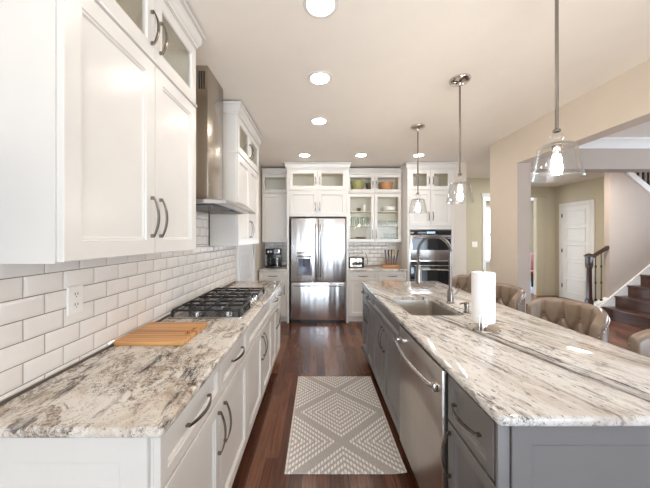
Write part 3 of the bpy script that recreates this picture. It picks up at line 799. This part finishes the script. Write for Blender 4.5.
for k in range(5):
    x = 1.25+k*.04; tilt = (-.02+.012*k)
    t = thing('kitchen_knife', ['black handled', 'second black handled', 'brown handled', 'yellow handled', 'dark handled'][k]+' knife standing in the wooden knife stand, '+['leftmost', 'second from left', 'middle', 'second from right', 'rightmost'][k]+' of five', 'knife', (x, 5.03, .97), 'knives in the wooden stand')
    build(MB().prism([(x-.011, .967), (x+.011, .967), (x+.013+tilt, 1.13), (x-.013+tilt, 1.13)], 'y', 5.030, 5.033), 'blade', 'dgrey', t)
    build(MB().tube([(x+tilt, 5.0315, 1.128), (x+tilt*1.3, 5.0315, 1.17), (x+tilt*1.6, 5.0315, 1.235)], [.010, .009, .012], 8), 'handle', ['black', 'black', 'darkwood', 'yellow', 'black'][k], t)

# dishes behind the glass doors
def bowl_prof(r, h): return [(r*.45, 0), (r*.75, h*.35), (r, h), (r*.96, h), (r*.7, h*.4), (r*.4, .012)]
def vessel(name, prof, mat, c, label, cat, group=None, n=20):
    return tag(build(MB().lathe([(r, c[2]+h) for r, h in prof], (c[0], c[1], 0), n, caps=True), name, mat), label, cat, group)
zt = 2.283; gt = 'bowls in the top glass cabinet'
vessel('bowl', bowl_prof(.135, .22), 'greybowl', (.74, 5.178, zt), 'large yellow-green bowl in the top glass cabinet above the toaster, leftmost of three', 'bowl', gt)
vessel('bowl', bowl_prof(.08, .19), 'dkbowl', (.975, 5.19, zt), 'small dark brown bowl in the top glass cabinet beside the yellow-green bowl', 'bowl', gt)
vessel('bowl', bowl_prof(.135, .20), 'orbowl', (1.27, 5.178, zt), 'wide orange-tan bowl in the top glass cabinet, rightmost of three', 'bowl', gt)
z1, z2, z3 = 1.9375, 1.6775, 1.3885
glassp = lambda r, h: [(r*.8, 0), (r, h), (r*.94, h), (r*.74, .008)]
od = ['leftmost', 'second from left', 'third from left', 'fourth from left', 'fifth from left', 'sixth from left', 'rightmost']
for k in range(5):
    vessel('drinking_glass', glassp(.034, .165), 'ware', (.60+k*.082, 5.15+.01*(k % 2), z2), 'tall clear drinking glass behind the left glass door, '+(od[k] if k < 4 else 'rightmost')+' of its row', 'glass', 'tall glasses on the middle shelf')
for k in range(6):
    vessel('tumbler', glassp(.031, .095), 'ware', (1.10+k*.067, 5.15, z2), 'short glass tumbler behind the right glass door, '+(od[k] if k < 5 else 'rightmost')+' of its row', 'glass', 'short tumblers on the middle shelf')
cupp = lambda r, h: [(r*.6, 0), (r*.85, h*.3), (r, h), (r*.93, h), (r*.78, h*.35), (r*.5, .008)]
def cup(c, r, h, label, name='cup', mat='china'):
    t = thing(name, label, name, c, 'white crockery on the upper shelf')
    build(MB().lathe([(a, c[2]+b) for a, b in cupp(r, h)], (c[0], c[1], 0), 18), 'bowl', mat, t)
    build(MB().tube([(c[0]-r*.85, c[1]-.01, c[2]+h*.82), (c[0]-r*1.45, c[1]-.02, c[2]+h*.75), (c[0]-r*1.45, c[1]-.02, c[2]+h*.4), (c[0]-r*.8, c[1]-.01, c[2]+h*.28)], .005, 8), 'handle', mat, t)
cup((.765, 5.15, z1), .035, .07, 'small dark cup on the upper shelf behind the left glass door', 'cup', 'dkbowl')
cup((.86, 5.17, z1), .042, .13, 'white pitcher on the upper shelf behind the left glass door', 'pitcher')
cup((.99, 5.14, z1), .032, .065, 'white cup beside the pitcher on the upper shelf, left glass door', 'cup')
cup((1.115, 5.15, z1), .042, .085, 'white cup on the upper shelf behind the right glass door', 'cup')
vessel('serving_bowl', [(.07, 0), (.115, .03), (.12, .09), (.112, .09), (.108, .035), (.065, .010)], 'china', (1.33, 5.17, z1), 'wide white serving bowl on the upper shelf behind the right glass door', 'bowl', None, 28)
platep = lambda r: [(r*.6, 0), (r, .012), (r, .016), (r*.62, .006)]
for k in range(5):
    vessel('plate', platep(.105), 'plate', (.80, 5.17, z3+k*.0165), ['bottom', 'second from bottom', 'middle', 'second from top', 'top'][k]+' plate of the grey stack behind the lower left glass door', 'plate', 'stack of grey plates', 24)
vessel('bowl', bowl_prof(.06, .06), 'plate', (.63, 5.14, z3), 'small grey bowl left of the grey plate stack on the bottom shelf', 'bowl', None)
for k in range(3):
    for j in range(2):
        vessel('glass_mug', [(.036, 0), (.038, .078), (.034, .078), (.032, .008)], 'ware', (1.255+k*.085, 5.15, z3+j*.0795), ('upper' if j else 'lower')+' clear glass mug of the '+['left', 'middle', 'right'][k]+' stack behind the lower right glass door', 'mug', 'stacked glass mugs on the bottom shelf')
vessel('bowl', bowl_prof(.07, .075), 'china', (1.12, 5.15, z3), 'white bowl on the bottom shelf left of the glass mugs', 'bowl', None)

# ------------------------------------------------------------------ island
IX = .57
IY0, IY1 = .862, 3.42
FI = FR((IX, 0, 0), (0, -1, 0))        # u = -y
def island_cab(y0, y1, label, fronts, near=False):
    t = thing('island_cabinet', label, 'cabinet', (.9, (y0+y1)/2, 0), 'grey island cabinets')
    box('body', (IX, y0+.001, .09), (1.17, y1-.001, .883), 'grey', t) if near != 'sink' else None
    if near == 'sink':
        mb = MB(); mb.box((IX, y0+.001, .09), (1.17, y1-.001, .66)); mb.box((IX, y0+.001, .66), (IX+.02, y1-.001, .883)); mb.box((1.15, y0+.001, .66), (1.17, y1-.001, .883))
        mb.box((IX+.02, y0+.001, .66), (1.15, y0+.02, .883)); mb.box((IX+.02, y1-.02, .66), (1.15, y1-.001, .883))
        build(mb, 'body', 'grey', t)
    box('toe_kick', (IX+.06, y0+.001, 0), (1.13, y1-.001, .09), 'grey', t)
    for kind, a, b, v0, v1, hd, fr in fronts:
        front(t, FI, kind, -b, v0, -a, v1, 'grey', hd, fr)
    return t
t = island_cab(IY0, 1.175, 'grey island cabinet nearest the camera with one drawer over a door', [('drawer', IY0+.004, 1.175, .685, .875, (-1.02, .785, 'u', .18), .035), ('door', IY0+.004, 1.175, .105, .678, (-1.145, .555, 'v', .19), .05)], True)
Fe = FR((IX, IY0+.001, 0), (1, 0, 0))
mb = MB(Fe); panel(mb, .022, .02, .66, .878, t=.018, fr=.055, rec=.010)
build(mb, 'end_panel', 'grey', t)
build(MB(Fe).box((-.018, .0, 0), (.018, .882, .014), .002), 'corner_post', 'grey', t)
mb = MB(Fe); mb.box((.662, .0, -2.53), (.70, .882, .018), .002); build(mb, 'back_panel', 'grey', t)
island_cab(1.855, 2.80, 'grey island sink cabinet, plain panel over two doors beside the dishwasher', [('drawer', 1.855, 2.80, .745, .875, None, .03), ('door', 1.855, 2.3275, .105, .738, (-2.287, .60, 'v', .19), .055), ('door', 2.3275, 2.80, .105, .738, (-2.367, .60, 'v', .19), .055)], 'sink')
island_cab(2.80, 3.42, 'grey island cabinet at the far end near the refrigerator', [('drawer', 2.80, 3.11, .745, .875, (-2.955, .81, 'u', .13), .03), ('drawer', 3.11, 3.42, .745, .875, (-3.265, .81, 'u', .13), .03), ('door', 2.80, 3.11, .105, .738, (-3.07, .60, 'v', .19), .05), ('door', 3.11, 3.42, .105, .738, (-3.15, .60, 'v', .19), .05)])
def dishwasher():
    y0, y1 = 1.205, 1.835
    t = thing('dishwasher', 'stainless dishwasher with curved bar handle built into the grey island', 'dishwasher', (.85, 1.52, 0))
    box('tub', (IX+.01, y0-.025, .09), (1.165, y1+.015, .88), 'dgrey', t)
    d = build(MB().box((IX-.030, y0, .115), (IX+.009, y1, .872), .005), 'door', 'dw', t)
    mb = MB(); pts = [(IX-.03, y0+.035, .785), (IX-.055, y0+.045, .785)] + [(IX-.066-.022*math.sin(PI*j/14), y0+.06+(y1-y0-.12)*j/14, .785) for j in range(15)] + [(IX-.055, y1-.045, .785), (IX-.03, y1-.035, .785)]
    mb.tube(pts, .0115, 12); build(mb, 'handle', 'steel', d)
    for y in (y0+.035, y1-.035):
        build(MB(FR((IX-.030, y, .785), (0, -1, 0))).box((-.017, -.017, 0), (.017, .017, .03), .004), 'handle_mount', 'chrome', d)
    build(MB(FR((IX-.030, y0+.14, .19), (0, -1, 0))).lathe([(.014, 0), (.013, .002), (.002, .0025)], (0, 0, 0), 16), 'badge', 'chrome', d)
    box('toe_kick', (IX+.06, y0-.02, 0), (1.13, y1+.015, .088), 'black', t)
dishwasher()
SX0, SY0, SX1, SY1 = .645, 1.91, 1.03, 2.52
tag(slab('island_countertop', .54, .826, 1.488, 3.46, 'grani', r=.022, hole=(SX0, SY0, SX1, SY1, .05)), 'large white and grey veined granite island countertop with sink cutout', 'countertop')
t = thing('sink', 'undermount stainless steel sink in the island countertop', 'sink', ((SX0+SX1)/2, (SY0+SY1)/2, .67))
mb = MB(); R = lambda i, z, r: [(x, y, z) for x, y in rrect(SX0-.004+i, SY0-.004+i, SX1+.004-i, SY1+.004-i, r)]
mb.loft([R(-.014, .883, .06), R(0, .883, .054), R(.002, .87, .052), R(.010, .71, .05), R(.03, .690, .05), R(.12, .686, .04), R(.12, .683, .04), R(.028, .686, .05), R(.007, .70, .05), R(-.001, .875, .053), R(-.014, .880, .06)], closed=False, cap0=False, cap1=False)
# floor of the bowl
mb2 = MB(); mb2.loft([R(.118, .6835, .04), R(.118, .6860, .04)])
build(mb, 'basin', 'sink', t); build(mb2, 'basin_floor', 'sink', t)
build(MB().lathe([(.045, .6865), (.042, .6895), (.03, .6875), (.003, .6875)], ((SX0+SX1)/2, (SY0+SY1)/2, 0), 20), 'drain', 'chrome', t)
def faucet():
    x, y, z = 1.09, 2.28, .9155
    t = thing('kitchen_faucet', 'tall brushed nickel spring faucet arching over the island sink', 'faucet', (x, y, z))
    build(MB().lathe([(.032, z), (.032, z+.006), (.026, z+.012), (.024, z+.10), (.019, z+.11), (.002, z+.11)], (x, y, 0), 20), 'base', 'nickel', t)
    build(MB().tube([(x, y, z+.10), (x, y, z+.42)], .0125, 14), 'riser', 'nickel', t)
    r = .132; cx = x-r; top = z+.42
    arc = [(cx+r*math.cos(a), y, top+r*.98*math.sin(a)) for a in [PI*k/24 for k in range(25)]]
    path = arc + [(x-2*r, y, top-.03), (x-2*r, y, top-.08), (x-2*r+.002, y, top-.12)]
    build(MB().tube(path, .0080, 10), 'hose', 'dgrey', t)
    # spring coil around the hose
    P = [Vector(p) for p in path]; seg = [0]
    for a, b in zip(P, P[1:]): seg.append(seg[-1]+(b-a).length)
    tot = seg[-1]; turns = 36; pts = []
    for k in range(turns*8+1):
        s = tot*k/(turns*8); i = max(j for j in range(len(seg)) if seg[j] <= s+1e-9); i = min(i, len(P)-2)
        f = (s-seg[i])/(seg[i+1]-seg[i]); c = P[i].lerp(P[i+1], f); tg = (P[i+1]-P[i]).normalized()
        yv = Vector((0, 1, 0)); w = tg.cross(yv); a = 2*PI*k/8
        pts.append(c+(yv*math.cos(a)+w*math.sin(a))*.0130)
    build(MB().tube(pts, .0030, 6), 'spring', 'nickel', t)
    hx = x-2*r+.002
    h = build(MB().lathe([(.012, top-.105), (.017, top-.115), (.022, top-.16), (.023, top-.225), (.027, top-.25), (.023, top-.258), (.003, top-.258)], (hx, y, 0), 18), 'spray_head', 'nickel', t)
    build(MB().tube([(x, y, z+.27), (x-.12, y, z+.275), (hx+.027, y, z+.275)], .006, 8), 'holder_arm', 'nickel', t)
    build(MB().tube([(x+.02, y, z+.07), (x+.045, y, z+.075), (x+.075, y-.01, z+.12)], [.009, .007, .006], 10), 'lever', 'nickel', t)
faucet()
t = thing('soap_dispenser', 'short nickel soap dispenser beside the island faucet', 'soap dispenser', (1.065, 1.985, .9155))
build(MB().lathe([(.022, .9155), (.022, .920), (.015, .925), (.014, .955), (.017, .957), (.017, .985), (.014, .99), (.002, .99)], (1.065, 1.985, 0), 18), 'body', 'nickel', t)
build(MB().tube([(1.065, 1.985, .978), (1.035, 1.985, .982), (1.015, 1.985, .976)], .006, 8), 'spout', 'nickel', t)
# paper towel
px, py, pz = .972, 1.63, .9155
t = thing('paper_towel_holder', 'round chrome paper towel stand on the island countertop', 'paper towel holder', (px, py, pz))
build(MB().lathe([(.086, pz), (.088, pz+.004), (.084, pz+.010), (.06, pz+.013), (.018, pz+.016), (.018, pz+.044), (.002, pz+.044)], (px, py, 0), 36), 'base', 'chrome', t)
build(MB().tube([(px, py, pz+.02), (px, py, pz+.35)], .007, 10), 'post', 'chrome', t)
build(MB().tube([(px-.058, py-.062, pz+.008), (px-.058, py-.062, pz+.085), (px-.054, py-.063, pz+.10), (px-.046, py-.066, pz+.10), (px-.042, py-.067, pz+.085), (px-.042, py-.067, pz+.009)], .0028, 8), 'tension_arm', 'chrome', t)
mb = MB(); mb.lathe([(.020, pz+.045), (.060, pz+.045), (.0615, pz+.047), (.0615, pz+.331), (.060, pz+.333), (.020, pz+.333)], (px, py, 0), 48, closed=True)
tag(build(mb, 'paper_towel_roll', 'paper'), 'white paper towel roll standing on the chrome stand on the island', 'paper towel roll')

# ------------------------------------------------------------------ pendants
def pendant():
    x, y = 1.155, 1.34; zb = 1.738
    t = thing('pendant_lamp', 'clear glass pendant lamp nearest the camera, at the right over the island', 'pendant lamp', (x, y, CEIL), 'glass pendant lamps over the island')
    build(MB().lathe([(.080, CEIL-.001), (.082, CEIL-.010), (.079, CEIL-.018), (.066, CEIL-.028), (.018, CEIL-.036), (.010, CEIL-.055), (.002, CEIL-.055)], (x, y, 0), 32), 'canopy', 'chrome', t)
    build(MB().tube([(x, y, CEIL-.04), (x, y, zb+.235)], .0075, 12), 'rod', 'nickel', t)
    build(MB().lathe([(.010, zb+.24), (.016, zb+.235), (.016, zb+.225), (.006, zb+.222)], (x, y, 0), 18), 'collar', 'nickel', t)
    build(MB().ball((x, y, zb+.196), .027, 20), 'glass_ball', 'shade', t)
    b = .006
    build(MB().lathe([(.014, zb+.170), (.062, zb+.162), (.074, zb+.150), (.1015, zb+.006), (.1035, zb+.003), (.102, zb-.001), (.0985, zb), (.071, zb+.147), (.060, zb+.158), (.014, zb+.166)], (x, y, 0), 44, closed=True), 'shade', 'shade', t)
    build(MB().lathe([(.010, zb+.165), (.019, zb+.160), (.019, zb+.125), (.013, zb+.12), (.013, zb+.085), (.002, zb+.085)], (x, y, 0), 18), 'socket', 'nickel', t)
    build(MB().lathe([(.010, zb+.084), (.012, zb+.078), (.021, zb+.062), (.0235, zb+.045), (.019, zb+.028), (.009, zb+.020), (.001, zb+.019)], (x, y, 0), 20), 'bulb', 'bulb', t)
    return t
p0 = pendant()
dup(p0, (0, .915, 0), 'clear glass pendant lamp over the island sink, middle of the three')
dup(p0, (0, 1.865, 0), 'clear glass pendant lamp farthest from the camera, before the ovens')

# recessed ceiling lights
cans = [(.015, 1.53, 'recessed ceiling light nearest the camera, top centre of the ceiling'), (.015, 2.24, 'second recessed ceiling light in the row over the aisle'), (.012, 3.06, 'third recessed ceiling light in the row over the aisle'),
        (-.21, 4.32, 'recessed ceiling light just before the refrigerator, left one'), (.67, 4.32, 'recessed ceiling light before the glass-door dish cabinet'), (1.57, 4.32, 'recessed ceiling light before the oven cabinet, behind the far pendant')]
c0 = None
for x, y, lab in cans:
    if c0 is None:
        t = thing('recessed_light', lab, 'ceiling light', (x, y, CEIL), 'recessed ceiling lights')
        build(MB().lathe([(.098, CEIL-.0005), (.097, CEIL-.005), (.078, CEIL-.008), (.072, CEIL-.003), (.072, CEIL-.0005)], (x, y, 0), 36, closed=True), 'trim_ring', 'trimw', t)
        build(MB().lathe([(.0715, CEIL-.001), (.0715, CEIL-.004), (.001, CEIL-.004)], (x, y, 0), 32), 'lens', 'can', t)
        c0 = t; cx0, cy0 = x, y
    else: dup(c0, (x-cx0, y-cy0, 0), lab)

# ------------------------------------------------------------------ stools
def stool():
    X, Y = 1.60, 2.0
    t = thing('bar_stool', 'tufted taupe leather bar stool with nailhead trim, nearest fully visible one at the island', 'bar stool', (X, Y, 0), 'tufted bar stools along the island')
    A = math.radians(74); HW = .25; SD = .17
    def plan(s, off=0):       # s -1..1 ; off outward
        f = s*A
        y = HW*math.sin(f)/math.sin(A); x = .115+SD*(math.cos(f)-math.cos(A))/(1-math.cos(A))
        nx, ny = math.cos(f)*1.0, math.sin(f)*.95
        l = math.hypot(nx, ny); return (X+x+off*nx/l, Y+y+off*ny/l)
    top = lambda s: .985-.075*abs(s)**5
    z0 = .60
    NS, NV = 150, 44; T = .062
    da = .115; dv = .10
    Lh = .33       # half arc length
    def tuft(s, z):
        a = s*Lh; zt_ = top(s)-.135           # top row of buttons
        q = (zt_-z)/dv
        if q < 0:       # pleats running from buttons up to the roll
            k = a/da; d = abs(k-round(k))*da
            return .024*math.exp(-(d/.015)**2)*max(0, 1+q*.45)+.012*math.exp(-((d/.018)**2+((z-zt_)/.02)**2))
        # diagonal lattice below
        u, w = a/da+q/2, a/da-q/2
        d1 = abs(u-round(u))*da*.75; d2 = abs(w-round(w))*da*.75
        pit = math.exp(-((d1/.016)**2+(d2/.016)**2))
        return .018*max(math.exp(-(d1/.012)**2), math.exp(-(d2/.012)**2))+.014*pit
    rings = []
    for i in range(NS+1):
        s = -1+2*i/NS; ring = []
        for j in range(NV+1):
            z = z0+(top(s)-T/2-z0)*j/NV
            puff = .012*math.sin(PI*min(1, (z-z0)/(top(s)-z0)))
            p = plan(s, tuft(s, z)-puff); ring.append((p[0], p[1], z))
        for k in range(1, 10):     # top roll
            a = PI*k/10; zc = top(s)-T/2
            z = zc+T/2*math.sin(a); p = plan(s, T/2-T/2*math.cos(a)); 
            k2 = tuft(s, zc)*(1-k/10)**2
            p = plan(s, T/2-T/2*math.cos(a)+k2*.6); ring.append((p[0], p[1], z-k2*.3))
        for j in range(9):
            p = plan(s, T); ring.append((p[0], p[1], top(s)-T/2+(z0-top(s)+T/2)*j/8))
        rings.append(ring)
    b = build(MB().loft(rings), 'backrest', 'leather', t, 60)
    for r in range(3):
        for k in range(-4, 5):
            a = (k+(.5 if r % 2 else 0))*da; s = a/Lh
            if abs(s) > .93: continue
            z = top(s)-.135-r*dv; p = plan(s, .012); build(MB().ball((p[0], p[1], z), .010, 10), 'button', 'leather', b)
    mb = MB()
    for sg in (-1, 1):
        for k in range(18):
            z = z0+.02+k*.022
            if z > top(1)-.035: continue
            f = sg*A; p = plan(sg, T*.78)
            tx, ty = -math.sin(f)*sg, math.cos(f)*sg
            mb.ball((p[0]+tx*.001, p[1]+ty*.001, z), .0045, 8)
    for k in range(34):
        s = -.97+1.94*k/33; p = plan(s, T+.001); mb.ball((p[0], p[1], top(s)-T*.75), .0045, 8)
    build(mb, 'nailhead_trim', 'chrome', b)
    mb = MB(); out = [plan(-1+2*k/24, -.004) for k in range(25)]
    fr = [(X-.24, Y+.20), (X-.26, Y+.10), (X-.262, Y), (X-.26, Y-.10), (X-.24, Y-.20)]
    pts = out+fr
    cx = sum(p[0] for p in pts)/len(pts); cy = sum(p[1] for p in pts)/len(pts)
    sc = lambda f, z: [(cx+(x-cx)*f, cy+(y-cy)*f, z) for x, y in pts]
    mb.loft([sc(.96, .56), sc(1, .575), sc(1, .645), sc(.97, .668), sc(.85, .678), sc(.4, .682)])
    build(mb, 'seat', 'leather', t)
    for sx, sy in ((-.19, .17), (-.19, -.17), (.17, .17), (.17, -.17)):
        ex = .03 if sx > 0 else -.015
        mb = MB(); x, y = X+sx, Y+sy; q = lambda h, z, dx, dy: [(x+dx-h, y+dy-h, z), (x+dx+h, y+dy-h, z), (x+dx+h, y+dy+h, z), (x+dx-h, y+dy+h, z)]
        mb.loft([q(.014, 0, ex, .01*(1 if sy > 0 else -1)), q(.021, .56, 0, 0)]); build(mb, 'leg', 'legw', t)
    mb = MB(); z = .20
    for a, c in (((-.20, -.175), (-.20, .175)), ((.19, -.175), (.19, .175)), ((-.20, .175), (.19, .175)), ((-.20, -.175), (.19, -.175))):
        mb.box((X+min(a[0], c[0])-.010, Y+min(a[1], c[1])-.010, z), (X+max(a[0], c[0])+.010, Y+max(a[1], c[1])+.010, z+.028))
    build(mb, 'footrest', 'legw', t)
    return t
s0 = stool()
dup(s0, (0, -.76, 0), 'leather bar stool at the right edge of the picture, only its rounded back corner showing')
dup(s0, (0, .72, 0), 'tufted leather bar stool partly hidden behind the paper towel roll')
dup(s0, (0, 1.36, 0), 'tufted leather bar stool farthest along the island, behind the faucet')

# ------------------------------------------------------------------ rug
rx0, rx1, ry0, ry1 = -.205, .545, 1.70, 2.885
mb = MB(); nx, ny = 24, 36; 
def rz(u, v):
    c = max(0, u-.90)*max(0, .10-v)*100     # front right corner lifts a little
    return .009+.010*c
P = [[mb.v((rx0+(rx1-rx0)*i/nx+.012*(j/ny-.5)*0, ry0+(ry1-ry0)*j/ny, rz(i/nx, j/ny))) for i in range(nx+1)] for j in range(ny+1)]
Q = [[mb.v((rx0+(rx1-rx0)*i/nx, ry0+(ry1-ry0)*j/ny, max(.0005, rz(i/nx, j/ny)-.0085))) for i in range(nx+1)] for j in range(ny+1)]
for j in range(ny):
    for i in range(nx):
        mb.face([P[j][i], P[j][i+1], P[j+1][i+1], P[j+1][i]]); mb.face([Q[j][i], Q[j+1][i], Q[j+1][i+1], Q[j][i+1]])
for i in range(nx): mb.face([P[0][i], Q[0][i], Q[0][i+1], P[0][i+1]]); mb.face([P[ny][i], P[ny][i+1], Q[ny][i+1], Q[ny][i]])
for j in range(ny): mb.face([P[j][0], P[j+1][0], Q[j+1][0], Q[j][0]]); mb.face([P[j][nx], Q[j][nx], Q[j+1][nx], P[j+1][nx]])
tag(build(mb, 'area_rug', 'rug'), 'grey rug with white dotted diamonds on the dark wood aisle floor', 'rug')

# ------------------------------------------------------------------ stairs, railing
SN = 9; RUN = .232; RISE = .195; SX = 5.21
t = thing('staircase', 'dark wood stairs with white skirt board climbing to the right', 'stairs', (SX, 4.6, 0))
for k in range(SN):
    x = SX+k*RUN; z = (k+1)*RISE
    box('riser', (x+.02, 4.02, max(0, z-RISE)), (x+.04, SY-.03, z-.03), 'tread', t)
    box('tread', (x, 4.0, z-.03), (x+RUN+.02, SY-.03, z), 'tread', t, .006)
mb = MB(); 
sl = RISE/RUN
mb.prism([(SX-.06, 0), (SX+SN*RUN, 0), (SX+SN*RUN, SN*RISE+.17), (SX-.06, .17)], 'y', SY-.03, SY-.002)
build(mb, 'skirt_board', 'trimw', t)
mb = MB(); mb.prism([(SX+.04, 0), (SX+SN*RUN, 0), (SX+SN*RUN, SN*RISE-.03), (SX+SN*RUN-.03, SN*RISE-.03)], 'y', 4.02, 4.05)
build(mb, 'stringer', 'trimw', t)
# curb railing from the newel to the end of the stair wall
t = thing('stair_railing', 'dark wood newel post with short handrail at the foot of the stairs', 'railing', (5.05, SY+.03, 0))
nx_, ny_ = 5.045, SY-.016+.05
mb = MB(); mb.box((nx_-.045, ny_-.045, 0), (nx_+.045, ny_+.045, .30), .006); 
q = lambda h, z: [(nx_-h, ny_-h, z), (nx_+h, ny_-h, z), (nx_+h, ny_+h, z), (nx_-h, ny_+h, z)]
mb.loft([q(.030, .30), q(.036, .32), q(.030, .35), q(.026, .88), q(.036, .90), q(.036, .93)])
mb.box((nx_-.042, ny_-.042, .93), (nx_+.042, ny_+.042, 1.10), .006); mb.loft([q(.052, 1.10), q(.054, 1.12), q(.04, 1.14), q(.01, 1.165)])
build(mb, 'newel_post', 'darkwood', t)
mb = MB(); R_ = []
for k in range(9):
    s = k/8; x = nx_+.03+.36*s; z = 1.06+.22*s
    R_.append([(x, ny_-.028, z), (x, ny_+.028, z), (x, ny_+.032, z+.03), (x, ny_+.02, z+.055), (x, ny_-.02, z+.055), (x, ny_-.032, z+.03)])
build(mb.loft(R_), 'handrail', 'darkwood', t)
for bx in (5.165, 5.27):
    zt_ = 1.06+.22*(bx-nx_-.03)/.36
    mb = MB(); mb.tube([(bx, ny_, .30), (bx, ny_, zt_+.005)], .0075, 8); mb.ball((bx, ny_, .62), .017, 10, 1.6); mb.ball((bx, ny_, .92), .017, 10, 1.6); mb.box((bx-.016, ny_-.016, .28), (bx+.016, ny_+.016, .32), .003)
    build(mb, 'baluster', 'iron', t)
mb = MB(); mb.prism([(nx_+.046, 0), (5.385, 0), (5.385, .34), (nx_+.046, .20)], 'y', ny_-.05, ny_+.05)
struct(build(mb, 'trim_8', 'trimw'))
# upper flight seen top right
t = thing('upper_railing', 'white sloped stair skirt with dark balusters at the upper right', 'railing', (6.0, SY-.02, 2.2))
mb = MB(); mb.prism([(5.70, 2.62), (6.6, 1.86), (6.6, 1.98), (5.70, 2.74)], 'y', SY-.035, SY-.002)
build(mb, 'skirt_board', 'trimw', t)
for k in range(6):
    x = 5.80+k*.095; zb = 2.74-(x-5.70)*.845
    build(MB().box((x-.012, SY-.028, zb-.02), (x+.012, SY-.008, min(2.735, zb+.8))), 'baluster', 'darkwood', t)

# light switch, small things in the hall and beyond
t = thing('light_switch', 'white double light switch on the olive hall wall', 'switch', (3.39, 5.995, 1.31))
F = FR((3.39, 5.999, 1.31), (1, 0, 0)); q = lambda i, n: rect(-.06, -.06, .06, .06, i, n)
build(MB(F).loft([q(0, 0), q(0, .004), q(.003, .007)]), 'cover_plate', 'plastic', t)
for s in (-1, 1): build(MB(F).box((s*.024-.014, -.03, .007), (s*.024+.014, .03, .011), .001), 'rocker', 'plastic', t)
t = thing('red_lantern', 'small dark red peaked ornament on a stand beyond the far bar stool', 'ornament', (2.78, 4.95, 0))
build(MB().lathe([(.10, 0), (.10, .015), (.02, .03), (.02, .60), (.09, .62), (.09, .635), (.002, .635)], (2.78, 4.95, 0), 20), 'stand', 'legw', t)
mb = MB(); qq = lambda h, z: [(2.78-h, 4.95-h, z), (2.78+h, 4.95-h, z), (2.78+h, 4.95+h, z), (2.78-h, 4.95+h, z)]
mb.loft([qq(.05, .636), qq(.05, .76), qq(.065, .765), qq(.012, .84), qq(.008, .87)]); build(mb, 'body', 'redp', t)
t = thing('dining_chair', 'dark red upholstered chair in the far room right of the pier', 'chair', (6.1, 7.9, .0102))
CZ = .0102
box('seat', (5.85, 7.7, .42), (6.35, 8.2, .52), 'red', t, .02); box('backrest', (6.27, 7.7, .52), (6.35, 8.2, 1.02), 'red', t, .02)
for x in (5.88, 6.32):
    for y in (7.73, 8.17): box('leg', (x-.02, y-.02, CZ), (x+.02, y+.02, .42), 'black', t)
tag(box('area_rug', (4.9, 7.3, 0.0005), (7.3, 9.3, .01), 'rugb'), 'pale blue-grey rug under the red chair in the far room', 'rug')
